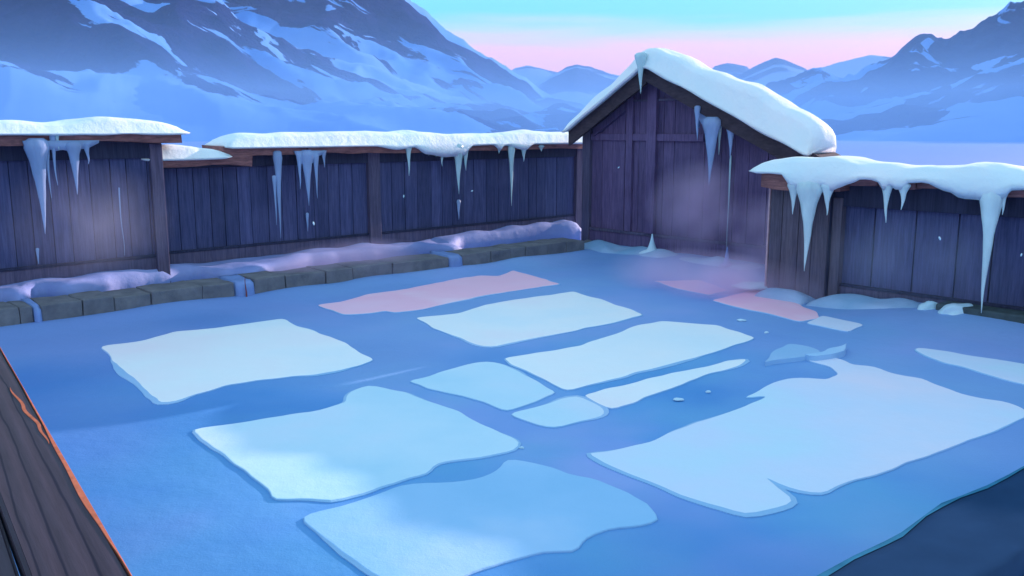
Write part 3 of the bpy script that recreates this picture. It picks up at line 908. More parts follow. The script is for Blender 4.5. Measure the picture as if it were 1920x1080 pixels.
cr_ = [(1424, 304), (1440, 300), (1475, 296), (1530, 293), (1590, 298), (1640, 307), (1665, 305), (1720, 309), (1770, 313), (1790, 309), (1830, 307), (1870, 309), (1900, 318), (1960, 322), (2060, 330)]
def lipR(s): return lerp_tab(tabR, s) * 0.85
c = snow_strip('snow_cap', PR, cap_path(PR, 0.25, cr_, zER) + [(sR1 - 4.0, zER, 0.26), (sR1, zER, 0.24)], 0.50, -0.6, lipR, M['cap_snow'], seed=12, parent=rf, endr=0.18, amp=0.05)

# added plank screen, unseen from the front, blocks sun between hut and pier
sa_ = PH.at(wr + 0.1, -0.2, 0); sb_ = PR.at(sRc + 0.1, -0.28, 0)
PX = Plane(sa_, (sb_ - sa_).normalized(), Vector(((sb_ - sa_).y, -(sb_ - sa_).x, 0)).normalized())
sf = empty('sun_screen', (sa_ + sb_) / 2, 'added plank screen blocking the sun behind the plank pier and hut', 'fence')
bm = bmesh.new(); boards(bm, PX, 0, (sb_ - sa_).length, -0.1, 2.0, 0.3, gap=0.002); bm_obj('plank_panel', bm, M['plank'], sf)  # planks of the added sun screen
part_box('light_stop', PX, (0, (sb_ - sa_).length, -0.09, -0.045, -0.1, 1.98), M['beam_dark'], sf, 0)

# ================================================================ ICICLES
GI = 'icicles hanging from eaves'
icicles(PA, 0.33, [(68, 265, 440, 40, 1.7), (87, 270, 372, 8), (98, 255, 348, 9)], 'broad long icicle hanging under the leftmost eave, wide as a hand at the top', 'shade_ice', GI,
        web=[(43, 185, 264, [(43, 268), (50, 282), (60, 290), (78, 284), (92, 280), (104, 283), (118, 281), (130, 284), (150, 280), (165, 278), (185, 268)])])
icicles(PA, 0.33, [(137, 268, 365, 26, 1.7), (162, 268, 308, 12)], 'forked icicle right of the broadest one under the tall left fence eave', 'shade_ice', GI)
icicles(PA, 0.345, [(107, 249, 282, 8, 1.1)], 'tiny pale drip in the seam of the tall left fence snow', 'ice', GI)
icicles(PA, 0.02, [(70, 466, 495, 7, 1.0)], 'short frozen trickle on planks under the broad leftmost icicle', 'shade_ice', 'frozen trickles on fence planks', name='frozen_trickle')
icicles(PA, 0.02, [(223, 352, 480, 2.4, 1.0)], 'hair thin frozen trickle on planks near the tall left corner post', 'shade_ice', 'frozen trickles on fence planks', name='frozen_trickle')
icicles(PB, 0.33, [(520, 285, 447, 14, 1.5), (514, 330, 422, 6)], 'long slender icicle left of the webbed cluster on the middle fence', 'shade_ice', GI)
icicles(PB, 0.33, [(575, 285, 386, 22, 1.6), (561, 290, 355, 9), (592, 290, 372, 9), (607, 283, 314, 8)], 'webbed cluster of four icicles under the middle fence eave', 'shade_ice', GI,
        web=[(552, 611, 283, [(552, 286), (560, 300), (570, 312), (585, 306), (592, 302), (598, 292), (604, 290), (611, 286)])])
icicles(PB, 0.05, [(576, 400, 434, 6, 0.9)], 'short frozen trickle on planks below the webbed icicle cluster', 'shade_ice', 'frozen trickles on fence planks', name='frozen_trickle')
icicles(PB, 0.33, [(766, 273, 330, 9, 1.8)], 'single short pale icicle left of the central drip group', 'ice', GI)
icicles(PB, 0.33, [(803, 274, 292, 14), (818, 274, 294, 12), (829, 274, 312, 11)], 'ragged row of three small pale icicles beside the large central one', 'ice', GI)
icicles(PB, 0.33, [(859, 273, 364, 17, 1.6), (873, 274, 320, 12, 1.5)], 'large central pale icicle with a smaller twin on its right', 'ice', GI)
icicles(PB, 0.33, [(936, 274, 288, 9)], 'tiny hooked icicle left of the needle icicle', 'ice', GI)
icicles(PB, 0.33, [(959, 273, 386, 10, 1.6)], 'long needle icicle on the right half of the middle fence', 'ice', GI)
icicles(PB, 0.33, [(982, 274, 303, 11, 1.6)], 'short curved icicle right beside the needle icicle', 'ice', GI)
icicles(PB, 0.33, [(1015, 274, 284, 9, 1.5)], 'last little icicle before the hut on the middle fence', 'ice', GI)
icicles(PB, 0.05, [(860, 376, 412, 8, 0.9)], 'frozen lilac streak on planks under the large central icicle', 'shade_ice', 'frozen trickles on fence planks', name='frozen_trickle')
# hut
icicles(PH, 0.55, [(1202, 102, 176, 16, 2.0)], 'sharp white icicle hanging from the peak of the hut roof', 'ice', GI)
icicles(PH, 0.42, [(1335, 225, 346, 30, 1.5), (1308, 200, 262, 10, 1.4)], 'large curved icicle sheet below the right slope of the hut roof', 'shade_ice', GI,
        web=[(1290, 1345, 0, [])] if False else None)
bm = bmesh.new()
def sheet(bm, P, n, poly, th=0.03):
    a = [bm.verts.new(P.at(*(lambda q: (q[0], n + th, q[1]))(P.sz(x, y, n)))) for x, y in poly]
    b = [bm.verts.new(P.at(*(lambda q: (q[0], n - th, q[1]))(P.sz(x, y, n)))) for x, y in poly]
    for i in range(len(a)):
        j = (i + 1) % len(a); bm.faces.new([a[i], a[j], b[j], b[i]])
    f1 = bm.faces.new(a[::-1]); f2 = bm.faces.new(b); f1.normal_update(); f2.normal_update()
    bmesh.ops.triangulate(bm, faces=[f1, f2])
sheet(bm, PH, 0.30, [(1283, 178), (1306, 192), (1344, 216), (1385, 236), (1376, 240), (1370, 262), (1366, 240), (1357, 230), (1344, 228), (1340, 262), (1334, 290), (1330, 262), (1322, 240), (1312, 224), (1309, 240), (1303, 205), (1296, 192)])
spike(bm, PH, PH.sz(1332, 270, 0.3)[0], 0.30, PH.sz(1332, 262, 0.3)[1], PH.sz(1331, 348, 0.3)[1], 0.07, 1.0, seed=4)
spike(bm, PH, PH.sz(1308, 230, 0.3)[0], 0.30, PH.sz(1308, 215, 0.3)[1], PH.sz(1308, 263, 0.3)[1], 0.04, 1.0, seed=5)
bpy.data.objects.remove(bpy.data.objects[-1]) if False else None
tag(bm_obj('ice_sheet', bm, M['shade_ice']), 'webbed lilac ice sheet stretched under the right slope of the hut roof', 'ice')
icicles(PH, 0.30, [(1371, 236, 298, 15, 1.6)], 'short pale icicle at the right end of the hut ice sheet', 'shade_ice', GI)
icicles(PH, 0.30, [(1350, 232, 290, 8, 1.2)], 'narrow blue icicle between the two larger hut icicles', 'ice', GI)
icicles(PH, 0.06, [(1370, 292, 470, 3.5, 0.9)], 'thin frozen trickle running down the hut planks to a snow spike', 'ice', 'frozen trickles on fence planks', name='frozen_trickle')
# right fence
icicles(PR, 0.46, [(1489, 346, 402, 16, 2.3)], 'leftmost icicle on the right fence, over the plank pier', 'cap_ice', GI)
icicles(PR, 0.46, [(1519, 344, 510, 34, 2.2)], 'longest thick icicle on the plank pier beside the hut', 'cap_ice', GI)
icicles(PR, 0.46, [(1553, 346, 404, 20, 2.2)], 'stubby icicle at the right side of the plank pier', 'cap_ice', GI)
icicles(PR, 0.46, [(1664, 344, 418, 15, 2.4)], 'thin icicle left of the pair mid right fence', 'cap_ice', GI)
icicles(PR, 0.46, [(1695, 346, 394, 17, 2.3)], 'squat icicle right of the pair mid right fence', 'cap_ice', GI)
icicles(PR, 0.46, [(1861, 358, 590, 32, 2.3)], 'very long tapering icicle near the right picture edge', 'cap_ice', GI)
icicles(PR, 0.46, [(1884, 356, 403, 13, 2.2)], 'small icicle tucked right of the very long tapering one', 'cap_ice', GI)

# ================================================================ SNOW SPIKES, LUMPS, STONES
def mound(name, px, py, w, h, label, cat='snow', mat='pale_snow', z=0.0, spike_h=None, group=None, P=None):
    c = onz(px, py, z) if P is None else P
    d = (c - Vector((0, 0, CAMH))).length
    mpp = d / FPX
    bm = bmesh.new()
    bmesh.ops.create_icosphere(bm, subdivisions=4, radius=1)
    W, Hh = w * mpp / 2, h * mpp
    for v in bm.verts:
        n_ = noise.noise(v.co * 1.6 + Vector((px, py, 0))) * 0.25
        v.co = Vector((v.co.x * W * (1 + n_), v.co.y * W * 0.6 * (1 + n_), max(v.co.z, -0.25) * Hh * (1 + n_))) + c
    if spike_h:
        r0 = W * 0.42
        rings = []
        for i in range(9):
            t = i / 8; r = r0 * ((1 - t) ** 1.3) * (1 + 0.8 * math.exp(-t * 7)) + 0.012
            rings.append([bm.verts.new(c + Vector((math.cos(a) * r, math.sin(a) * r, Hh * 0.3 + t * spike_h * mpp))) for a in [k * math.pi / 5 for k in range(10)]])
        for a, b in zip(rings, rings[1:]):
            for j in range(10): bm.faces.new([a[j], a[(j + 1) % 10], b[(j + 1) % 10], b[j]])
        bm.faces.new(rings[-1])
    o = bm_obj(name, bm, M[mat], smooth=True)
    return tag(o, label, cat, group)
mound('snow_spike', 1222, 478, 46, 10, 'blunt pale snow spike rising at the foot of the hut left of centre', z=0.10, spike_h=36)
mound('snow_spike', 1362, 500, 26, 8, 'small snow spike where the trickle meets the ground at the hut', z=0.10, spike_h=34, mat='ledge_snow')
pz = PS.at(PS.sz(886, 420)[0], -0.75, ZS + 0.16)
pz = onz(886, 425, ZS + 0.13)
mound('snow_spike', 886, 420, 26, 6, 'tall sharp snow spike on the far ledge drift', P=pz, spike_h=46, mat='ledge_snow')
mound('snow_lump', 1742, 586, 40, 20, 'round pale snow lump at the foot of the right fence', z=0.12)
mound('snow_lump', 1798, 588, 64, 18, 'long flat snow lump lying right of the round one by the right fence', z=0.16)
mound('snow_lump', 1412, 537, 76, 8, 'low pale snow lump at the left foot of the plank pier', z=0.10)
mound('snow_lump', 1140, 457, 70, 10, 'flat pale snow lump beside the small pebble at the hut corner', z=0.08)
mound('pebble', 1103, 460, 26, 11, 'small grey pebble at the corner of hut and ledge', 'stone', 'stone', z=0.08)
M['bank'] = snow_mat('bank_snow', (0.22, 0.40, 0.62), (0.40, 0.52, 0.74), 1.2, grain=0.01)
def foot_drift(P, pts, nf, label, seed, zb=0.02):
    path = [(P.sz(x, 480)[0], zb, h) for x, h in pts]
    o = snow_strip('snow_drift', P, path, nf, 0.0, lambda s: 0.12, M['bank'], amp=0.07, seed=seed, endr=0.5, p=1.7)
    tag(o, label, 'snow', 'snow drifts banked at the wall feet')
foot_drift(PH, [(1112, 0.20), (1150, 0.22), (1190, 0.13), (1225, 0.24), (1270, 0.16), (1330, 0.12), (1365, 0.20), (1400, 0.12), (1452, 0.16)], 0.75, 'long low snow drift along the foot of the hut wall', 21)
foot_drift(PR, [(1458, 0.14), (1500, 0.16), (1548, 0.08)], 0.62, 'small snow drift at the foot of the plank pier', 22)
foot_drift(PR, [(1556, 0.08), (1600, 0.20), (1660, 0.16), (1740, 0.20), (1790, 0.10)], 0.60, 'snow drift sloping along the foot of the right fence', 23)
# dark kerb stone along the right fence
bm = bmesh.new(); k0 = PR.sz(1775, 600)[0]
wbox(bm, PR, k0, sR1, 0.07, 0.42, -0.1, 0.27, jit=0.0, bev=0.03)
tag(bm_obj('kerb_stone', bm, plain('dark_green_stone', (0.07, 0.09, 0.10), 0.7, 8)), 'long dark kerb stone at the foot of the right fence', 'stone')

# ================================================================ PAINTED LIGHT SLABS AND SNOW RIDGES
def slab(poly, label, mat, th=0.012, rim=0.05, rough=0.035, seed=0, group='pale slabs of painted light on the blue ice'):  # patches of light given as thin pale slabs; snow ridges use it too
    P0 = [onz(x, y, th) for x, y in poly]
    pts = []
    for a, b in zip(P0, P0[1:] + P0[:1]):
        L = (b - a).length; k = max(1, int(L / 0.07))
        for i in range(k):
            p = a.lerp(b, i / k)
            f = math.sin(math.pi * i / k)
            d = Vector((-(b - a).y, (b - a).x, 0)).normalized()
            p = p + d * (noise.noise(p * 1.7 + Vector((seed, 0, 0))) * rough * 1.6 + noise.noise(p * 5 + Vector((seed, 0, 0))) * rough * 0.9) * f
            pts.append(p)
    n = len(pts)
    area = sum(pts[i].x * pts[(i + 1) % n].y - pts[(i + 1) % n].x * pts[i].y for i in range(n))
    if area < 0: pts.reverse()
    # smooth a little
    pts = [(pts[i - 1] + pts[i] * 2 + pts[(i + 1) % n]) / 4 for i in range(n)]
    cen = sum(pts, Vector()) / n
    nor = []
    for i in range(n):
        d = (pts[(i + 2) % n] - pts[i - 2]); nor.append(Vector((d.y, -d.x, 0)).normalized())
    bm = bmesh.new()
    G = lambda v: Vector((v.x, v.y, v.z + ground_h(v.x, v.y) + 0.004))
    def ring(off, z):
        return [bm.verts.new(G(Vector((p.x + q.x * off, p.y + q.y * off, z)))) for p, q in zip(pts, nor)]
    r0 = ring(0, th); r1 = ring(0.006, th - 0.002)
    rr = []
    for i, (p, q) in enumerate(zip(pts, nor)):
        e = rim * (0.02 + 1.6 * max(0, noise.noise(p * 0.9 + Vector((seed + 5, 0, 0)))))
        rr.append(bm.verts.new(G(Vector((p.x + q.x * (0.010 + e), p.y + q.y * (0.010 + e), 0.004)))))
    r2 = rr
    r3 = [bm.verts.new(Vector((v.co.x, v.co.y, v.co.z - 0.05))) for v in r2]
    f = bm.faces.new(r0); f.normal_update()
    tri = bmesh.ops.triangulate(bm, faces=[f], ngon_method='EAR_CLIP')
    for f in tri['faces']: f.material_index = 0
    for (A, B, mi) in ((r0, r1, 0), (r1, r2, 1), (r2, r3, 1)):
        for i in range(n):
            j = (i + 1) % n
            f = bm.faces.new([A[i], A[j], B[j], B[i]][::-1]); f.material_index = mi
    f = bm.faces.new(r3[::-1]); f.material_index = 1
    me = bpy.data.meshes.new('light_or_snow_slab'); bm.to_mesh(me); bm.free()
    o = link('light_or_snow_slab', me, [M[mat], M['slab_rim']])
    return tag(o, label, 'snow slab', group)
slab([(190, 650), (265, 640), (330, 622), (380, 618), (455, 608), (530, 598), (555, 612), (620, 632), (665, 655), (700, 675), (640, 693), (590, 702), (480, 712), (430, 720), (395, 732), (330, 752), (300, 755), (285, 742), (240, 700)], 'leftmost white slab of painted light with a faint pink tint at its back edge', 'lit_white', rim=0.10, seed=1)
slab([(595, 572), (640, 566), (690, 552), (740, 546), (790, 537), (850, 525), (900, 517), (935, 518), (962, 508), (1000, 518), (1050, 533), (980, 543), (920, 552), (850, 566), (790, 580), (740, 586), (725, 582), (680, 588), (645, 590)], 'long pink slab of painted light in front of the stone ledge', 'lit_pink', rim=0.03, seed=2)
slab([(780, 596), (825, 592), (860, 588), (910, 572), (1000, 557), (1075, 547), (1130, 562), (1205, 590), (1150, 605), (1050, 625), (960, 642), (920, 650), (890, 645), (840, 625)], 'white slab of painted light directly below the long pink one', 'lit_white', seed=3)
slab([(945, 672), (1090, 648), (1150, 628), (1190, 612), (1240, 602), (1300, 607), (1345, 610), (1415, 634), (1340, 660), (1240, 687), (1120, 718), (1063, 732), (1040, 722), (1005, 704)], 'large white slab of painted light in the middle of the courtyard', 'lit_white', rim=0.06, seed=4)
slab([(765, 715), (830, 697), (900, 680), (925, 680), (960, 692), (1000, 712), (1043, 736), (985, 758), (950, 770), (870, 742), (800, 728)], 'pale blue slab of painted light touching the left end of the large middle slab', 'lit_blue', rim=0.06, seed=5)
slab([(955, 776), (1000, 765), (1050, 748), (1083, 742), (1110, 754), (1133, 775), (1090, 788), (1040, 801), (990, 789)], 'smallest pale blue slab of painted light at the lower tip of the middle group', 'lit_blue', rim=0.07, seed=6)
slab([(1093, 741), (1180, 721), (1260, 700), (1330, 687), (1365, 676), (1400, 673), (1385, 685), (1300, 712), (1240, 733), (1148, 766), (1118, 753)], 'long narrow white strip of painted light below the large middle slab', 'lit_white', rim=0.07, seed=7)
slab([(360, 805), (420, 798), (500, 785), (560, 775), (600, 770), (650, 755), (658, 735), (690, 722), (720, 727), (760, 735), (830, 762), (880, 785), (930, 808), (975, 830), (965, 845), (900, 858), (820, 868), (800, 888), (740, 905), (680, 925), (620, 940), (560, 935), (515, 938), (490, 905), (440, 870), (400, 838)], 'wide pale blue slab of painted light left of centre with a ragged notch on top', 'lit_blue', rim=0.03, seed=8)
slab([(565, 970), (640, 950), (750, 910), (800, 905), (870, 902), (920, 890), (950, 862), (1000, 870), (1080, 895), (1110, 897), (1180, 925), (1215, 945), (1238, 975), (1200, 985), (1140, 990), (1110, 1000), (1080, 1035), (1040, 1030), (960, 1048), (880, 1070), (840, 1085), (800, 1140), (730, 1090), (660, 1045), (610, 1010)], 'nearest mid blue slab of painted light cut by the bottom of the picture', 'slab_deep', rim=0.04, seed=9)
slab([(1100, 850), (1140, 848), (1220, 830), (1290, 800), (1340, 782), (1400, 762), (1440, 742), (1395, 746), (1420, 735), (1460, 715), (1500, 709), (1550, 713), (1574, 703), (1560, 688), (1510, 674), (1545, 668), (1580, 675), (1600, 685), (1640, 688), (1670, 700), (1730, 710), (1780, 730), (1830, 745), (1880, 752), (1915, 765), (1925, 780), (1880, 800), (1830, 820), (1740, 855), (1640, 890), (1540, 925), (1500, 920), (1430, 892), (1455, 915), (1487, 940), (1440, 955), (1397, 965), (1330, 945), (1250, 915), (1160, 880)], 'largest slab of painted light, pale lilac, filling the right foreground', 'lit_lilac', rim=0.06, seed=10)
slab([(1225, 527), (1260, 527), (1310, 525), (1365, 545), (1330, 553), (1290, 545), (1250, 535)], 'small pink slab of painted light close to the hut wall', 'lit_pink', rim=0.02, seed=11)
slab([(1335, 563), (1400, 548), (1415, 545), (1480, 565), (1530, 585), (1535, 597), (1500, 603), (1430, 585), (1380, 575)], 'glowing pink slab of painted light in front of the plank pier', 'lit_pink', rim=0.02, seed=12)
slab([(1542, 593), (1620, 612), (1590, 622), (1512, 606), (1530, 599)], 'faded mauve slab of painted light off the right tip of the pink one', 'lit_lilac', rim=0.02, seed=13)
slab([(1720, 652), (1745, 655), (1820, 668), (1870, 675), (1950, 690), (1950, 728), (1850, 702), (1770, 680), (1725, 660)], 'thin pale pink slab of painted light at the right picture edge', 'lit_lilac', rim=0.03, seed=14)
# low blue snow ridge with a fin
slab([(1432, 680), (1450, 660), (1480, 645), (1515, 650), (1540, 660), (1520, 668), (1490, 672), (1460, 674)], 'small blue snow ridge behind the largest slab', 'slab_rim', th=0.05, rim=0.05, seed=15, group='low blue snow ridges')
slab([(1505, 665), (1545, 660), (1575, 650), (1588, 643), (1585, 652), (1560, 664), (1530, 669)], 'pale curved snow fin pointing right behind the largest slab', 'slab_deep', th=0.07, rim=0.02, seed=16, group='low blue snow ridges')
# ice chips on the floor
for (x, y, w, lab) in ((1390, 601, 16, 'oval pale ice chip near the glowing pink slab'), (978, 840, 9, 'tiny pale ice chip off the tip of the left slab'), (1272, 749, 20, 'flat pale ice chip below the narrow white strip'), (1328, 735, 10, 'small ice chip right of the flat chip below the narrow strip'), (1437, 624, 8, 'tiny ice chip right of the large middle slab')):
    mound('ice_chip', x, y, w, 3.0, lab, 'ice chip', 'pale_snow', z=0.01, group='ice chips scattered on the floor')

# ================================================================ NEAR WOODEN RAIL AND NAVY LEDGE
ZR_ = 1.35
def topped(name, poly, z, th, mat, parent=None, bev=0.0, edge=None):
    bm = bmesh.new()
    a = [bm.verts.new(onz(x, y, z)) for x, y in poly]
    b = [bm.verts.new(v.co - Vector((0, 0, th))) for v in a]
    for i in range(len(a)):
        j = (i + 1) % len(a); bm.faces.new([a[i], a[j], b[j], b[i]])
    bm.faces.new(a[::-1]); bm.faces.new(b)
    if bev:
        bmesh.ops.recalc_face_normals(bm, faces=bm.faces)
        bmesh.ops.bevel(bm, geom=[e for e in bm.edges], offset=bev, segments=3, affect='EDGES')
    return bm_obj(name, bm, mat, parent)
def local_plank(name, a, b, c, d, z, th, mat, parent):
    """a..d picture corners; mesh is built in a local frame whose Y runs along the grain"""
    A, B, C_, D_ = [onz(x, y, z) for x, y in (a, b, c, d)]
    y = (A - B).normalized(); ang = math.atan2(y.y, y.x) - math.pi / 2
    o3 = B
    R = Matrix.Translation(o3) @ Matrix.Rotation(ang, 4, 'Z'); Ri = R.inverted()
    bm = bmesh.new()
    tp = [bm.verts.new(Ri @ p) for p in (A, B, C_, D_)]
    bt = [bm.verts.new(v.co - Vector((0, 0, th))) for v in tp]
    for i in range(4):
        j = (i + 1) % 4; bm.faces.new([tp[i], tp[j], bt[j], bt[i]])
    bm.faces.new(tp[::-1]); bm.faces.new(bt)
    bmesh.ops.recalc_face_normals(bm, faces=bm.faces)
    bmesh.ops.bevel(bm, geom=list(bm.edges), offset=0.012, segments=3, affect='EDGES')
    me = bpy.data.meshes.new(name); bm.to_mesh(me); bm.free()
    o = bpy.data.objects.new(name, me); COL.objects.link(o); me.materials.append(mat)
    o.parent = parent; o.matrix_parent_inverse = Matrix.Translation(-parent.location); o.matrix_world = R
    o.matrix_basis = R
    return o
rail = empty('wooden_rail', onz(60, 900, ZR_), 'dark grained wooden rail in the near left corner with an orange edge of painted sunlight', 'rail')
local_plank('plank', (-52, 560), (300, 1170), (85, 1170), (-90, 700), ZR_, 0.10, M['deck'], rail)
local_plank('plank', (-110, 640), (72, 1180), (-300, 1180), (-400, 700), ZR_ - 0.03, 0.09, M['deck'], rail)
# orange arris on the plank's outer edge, sunlight painted into its colour
bm = bmesh.new(); rows = []
for i in range(41):
    t = i / 40
    y = 640 + (1120 - 640) * t
    x = 0 + (y - 650) * (300 + 52) / (1170 - 560)
    w = lerp_tab([(0, 0.2), (0.12, 0.6), (0.3, 3), (0.45, 8), (0.62, 13), (0.75, 7), (0.85, 2), (1, 0.5)], t) + 1.2 * noise.noise(Vector((t * 9, 0, 0)))
    pr = onz(x - 0.3, y, ZR_ + 0.003); pl = onz(x - max(0.6, w), y, ZR_ + 0.004)
    out = (onz(x + 6, y, ZR_) - onz(x, y, ZR_)).normalized()
    rows.append([bm.verts.new(pl), bm.verts.new(pr), bm.verts.new(pr + out * 0.006 - Vector((0, 0, 0.012))), bm.verts.new(pr + out * 0.006 - Vector((0, 0, 0.03))), bm.verts.new(pl - Vector((0, 0, 0.03)))])
for a, b in zip(rows, rows[1:]):
    for j in range(5): bm.faces.new([a[j], a[(j + 1) % 5], b[(j + 1) % 5], b[j]])
bm.faces.new(rows[0]); bm.faces.new(rows[-1][::-1])
bm_obj('sunlit_edge', bm, M['sunlit_orange'], rail)
bm = bmesh.new(); rows = []
for i in range(25):
    t = i / 24
    x = lerp_tab([(0, 19), (0.35, 44), (0.7, 74), (1, 92)], t); y = 726 + t * 106
    w = 7 * math.sin(math.pi * t) ** 0.7 + 0.3
    a = onz(x - w / 2, y, ZR_ + 0.003); b = onz(x + w / 2, y, ZR_ + 0.003)
    rows.append([bm.verts.new(a), bm.verts.new(b), bm.verts.new(b - Vector((0, 0, 0.02))), bm.verts.new(a - Vector((0, 0, 0.02)))])
for a, b in zip(rows, rows[1:]):
    for j in range(4): bm.faces.new([a[j], a[(j + 1) % 4], b[(j + 1) % 4], b[j]])
bm.faces.new(rows[0]); bm.faces.new(rows[-1][::-1])
bm_obj('orange_streak', bm, M['sunlit_orange'], rail)  # orange streak on the plank top, sharing the edge colour
ZL = 0.40
bk = empty('snowy_ledge', onz(1800, 1050, ZL), 'smooth ledge of snow painted in navy shade with a teal rim in the near right corner', 'ledge')
edge = [(1480, 1105), (1530, 1080), (1600, 1042), (1660, 1014), (1690, 998), (1735, 965), (1765, 943), (1800, 930), (1850, 910), (1890, 890), (1930, 868), (2010, 830)]
bm = bmesh.new(); rows = []
for i, (x, y) in enumerate(edge):
    p = onz(x, y, ZL)
    q = onz(x + 60, y + 320, ZL)
    d = (q - p).normalized()
    rows.append([bm.verts.new(p - Vector((0, 0, 0.45))), bm.verts.new(p - Vector((0, 0, 0.05))), bm.verts.new(p + Vector((0, 0, 0.0))), bm.verts.new(p + d * (0.03 + 0.05 * abs(math.sin(i * 1.3)) + 0.01) + Vector((0, 0, 0.012)))])
for a, b in zip(rows, rows[1:]):
    for j in range(3): bm.faces.new([a[j], a[j + 1], b[j + 1], b[j]])
bmesh.ops.subdivide_edges(bm, edges=bm.edges, cuts=1, smooth=0.4)
bm_obj('rim', bm, M['teal'], bk, smooth=True)
bm = bmesh.new(); rows = []
for i, (x, y) in enumerate(edge):
    p = onz(x, y, ZL); q = onz(x + 60, y + 320, ZL); d = (q - p).normalized()
    e0 = 0.03 + 0.05 * abs(math.sin(i * 1.3))
    row = [bm.verts.new(p + d * e0 + Vector((0, 0, 0.006)))]
    for k in range(1, 9):
        t = k / 8
        row.append(bm.verts.new(p + d * (e0 + 1.2 * t) + Vector((0, 0, 0.012 + 0.05 * math.sin(math.pi * t * 0.5) + 0.02 * noise.noise(Vector((i * 0.5, t * 3, 2)))))))
    row.append(bm.verts.new(p + d * 1.2 - Vector((0, 0, 0.45)))); row.append(bm.verts.new(p + d * e0 - Vector((0, 0, 0.45))))
    rows.append(row)
for a, b in zip(rows, rows[1:]):
    m = len(a)
    for j in range(m): bm.faces.new([a[j], a[(j + 1) % m], b[(j + 1) % m], b[j]])
bm.faces.new(rows[0]); bm.faces.new(rows[-1][::-1])
bm_obj('top', bm, M['navy'], bk, smooth=True)

# ================================================================ DRIFTING FLAKES
fl = [(1160, 314, 15), (757, 368, 12), (885, 358, 14), (588, 419, 9), (1755, 525, 14), (1762, 447, 9), (1915, 478, 12)]
for i, (x, y, dd) in enumerate(fl):
    r = ray(x, y).normalized(); p = Vector((0, 0, CAMH)) + r * dd
    if p.z < 0.05: continue
    bm = bmesh.new(); bmesh.ops.create_icosphere(bm, subdivisions=1, radius=1)
    a = random.uniform(0, 3)
    rot = Matrix.Rotation(a, 3, 'Y')
    for v in bm.verts:
        c_ = Vector((v.co.x * 0.022, v.co.y * 0.013, v.co.z * 0.009)); v.co = p + rot @ c_
    tag(bm_obj('snowflake', bm, M['pale_snow'], smooth=True), 'loose snowflake drifting in the air', 'snowflake', 'snowflakes drifting in the air')

# ================================================================ HAZE AND STEAM
bm = bmesh.new(); bmesh.ops.create_cube(bm, size=1)
for v in bm.verts: v.co = Vector((v.co.x * 3200, v.co.y * 3200, -3 + (v.co.z + 0.5) * 163))
hm = bpy.data.materials.new('haze_air'); hm.use_nodes = True; t = hm.node_tree; t.nodes.clear()
o_ = t.nodes.new('ShaderNodeOutputMaterial'); pv = t.nodes.new('ShaderNodeVolumePrincipled')
pv.inputs['Color'].default_value = (0.50, 0.72, 1.0, 1); pv.inputs['Density'].default_value = 0.0002
pv.inputs['Anisotropy'].default_value = 0.0
t.links.new(pv.outputs[0], o_.inputs['Volume'])
hz = bm_obj('haze', bm, hm); hz['kind'] = 'stuff'; hz['label'] = 'pale blue haze filling the valley air'; hz['category'] = 'haze'

def steam_mat(name, col, dens):
    m = bpy.data.materials.new(name); m.use_nodes = True; t = m.node_tree; t.nodes.clear()
    out = t.nodes.new('ShaderNodeOutputMaterial'); pv = t.nodes.new('ShaderNodeVolumePrincipled')
    pv.inputs['Color'].default_value = (*col, 1)
    c = N(t, 'ShaderNodeTexCoord')
    ln = N(t, 'ShaderNodeVectorMath', operation='LENGTH'); t.links.new(c.outputs['Object'], ln.inputs[0])
    sub = N(t, 'ShaderNodeMath', operation='SUBTRACT'); sub.inputs[0].default_value = 1.0; t.links.new(ln.outputs['Value'], sub.inputs[1])
    mx = N(t, 'ShaderNodeMath', operation='MAXIMUM'); mx.inputs[1].default_value = 0; t.links.new(sub.outputs[0], mx.inputs[0])
    n = N(t, 'ShaderNodeTexNoise'); n.inputs['Scale'].default_value = 0.9; n.inputs['Detail'].default_value = 2
    g_ = N(t, 'ShaderNodeNewGeometry'); t.links.new(g_.outputs['Position'], n.inputs['Vector'])
    r = ramp(t, n.outputs[0], [(0.30, (0, 0, 0)), (0.80, (1, 1, 1))])
    m1 = N(t, 'ShaderNodeMath', operation='MULTIPLY'); t.links.new(mx.outputs[0], m1.inputs[0]); t.links.new(r.outputs[0], m1.inputs[1])
    m2 = N(t, 'ShaderNodeMath', operation='MULTIPLY'); m2.inputs[1].default_value = dens; t.links.new(m1.outputs[0], m2.inputs[0])
    t.links.new(m2.outputs[0], pv.inputs['Density']); t.links.new(pv.outputs[0], out.inputs['Volume'])
    return m
ST = {'blue': steam_mat('bluish_steam', (0.86, 0.84, 1.0), 0.8), 'pink': steam_mat('pink_glow_steam', (1.0, 0.74, 0.94), 4.0)}  # pink glow around the hut is put into the steam colour
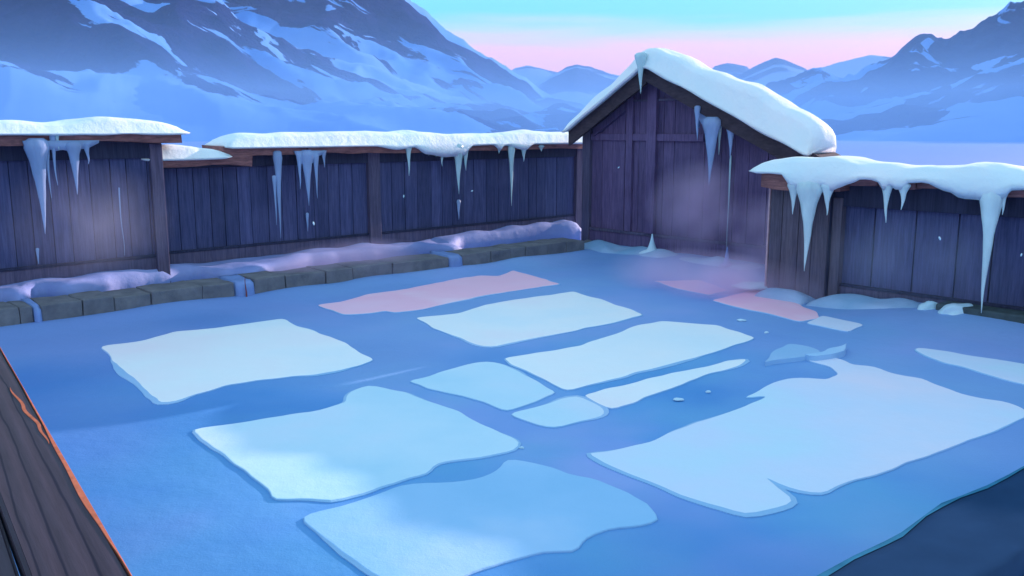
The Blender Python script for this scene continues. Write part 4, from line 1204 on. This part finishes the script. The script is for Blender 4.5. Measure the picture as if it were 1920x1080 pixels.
def steam(P, px, py, n, rs, rn, rz, kind, label):
    s, z = P.sz(px, py, n)
    bm = bmesh.new(); bmesh.ops.create_icosphere(bm, subdivisions=3, radius=1)
    o = bm_obj('steam', bm, ST[kind])
    o.location = P.at(s, n, z); o.scale = (rs, rn, rz)
    o.rotation_euler = (0, 0, math.atan2(P.d.y, P.d.x))
    tag(o, label, 'steam', 'wisps of steam', 'stuff')
steam(PA, 170, 420, 0.65, 1.3, 0.5, 0.9, 'blue', 'bluish steam wisp in front of the tall left fence')
steam(PB, 660, 505, 1.2, 1.9, 0.7, 0.55, 'pink', 'steam with painted pink glow over the ledge below the middle fence')
steam(PH, 1310, 395, 0.55, 1.3, 0.45, 1.0, 'pink', 'pinkish steam wisp rising along the hut planks')
steam(PH, 1430, 445, 0.6, 1.2, 0.5, 0.8, 'pink', 'pinkish steam between the hut and the plank pier')
steam(PR, 1700, 490, 0.65, 1.6, 0.5, 0.7, 'blue', 'lilac steam wisp in front of the right fence')

o = bpy.data.objects[-1]
def floor_steam(px, py, rs, rn, rz, label, kind='pink'):
    c = onz(px, py, rz * 0.25)
    bm = bmesh.new(); bmesh.ops.create_icosphere(bm, subdivisions=3, radius=1)
    o = bm_obj('steam', bm, ST[kind]); o.location = c; o.scale = (rs, rn, rz)
    o.rotation_euler = (0, 0, math.atan2(D2.y, D2.x))
    tag(o, label, 'steam', 'wisps of steam', 'stuff')
floor_steam(1330, 530, 2.2, 1.0, 0.55, 'mist with painted pink glow hugging the snow in front of the hut')

bm = bmesh.new(); bmesh.ops.create_cube(bm, size=1)
for v in bm.verts: v.co = Vector((v.co.x * 1500, 560 + v.co.y * 1000, -2 + (v.co.z + 0.5) * 16))
vm = bpy.data.materials.new('valley_mist'); vm.use_nodes = True; t = vm.node_tree; t.nodes.clear()
o_ = t.nodes.new('ShaderNodeOutputMaterial'); pv = t.nodes.new('ShaderNodeVolumePrincipled')
pv.inputs['Color'].default_value = (0.30, 0.58, 1.0, 1); pv.inputs['Density'].default_value = 0.0045
t.links.new(pv.outputs[0], o_.inputs['Volume'])
vmo = bm_obj('valley_mist', bm, vm); vmo['kind'] = 'stuff'; vmo['label'] = 'low blue mist lying in the valley below the mountains'; vmo['category'] = 'mist'
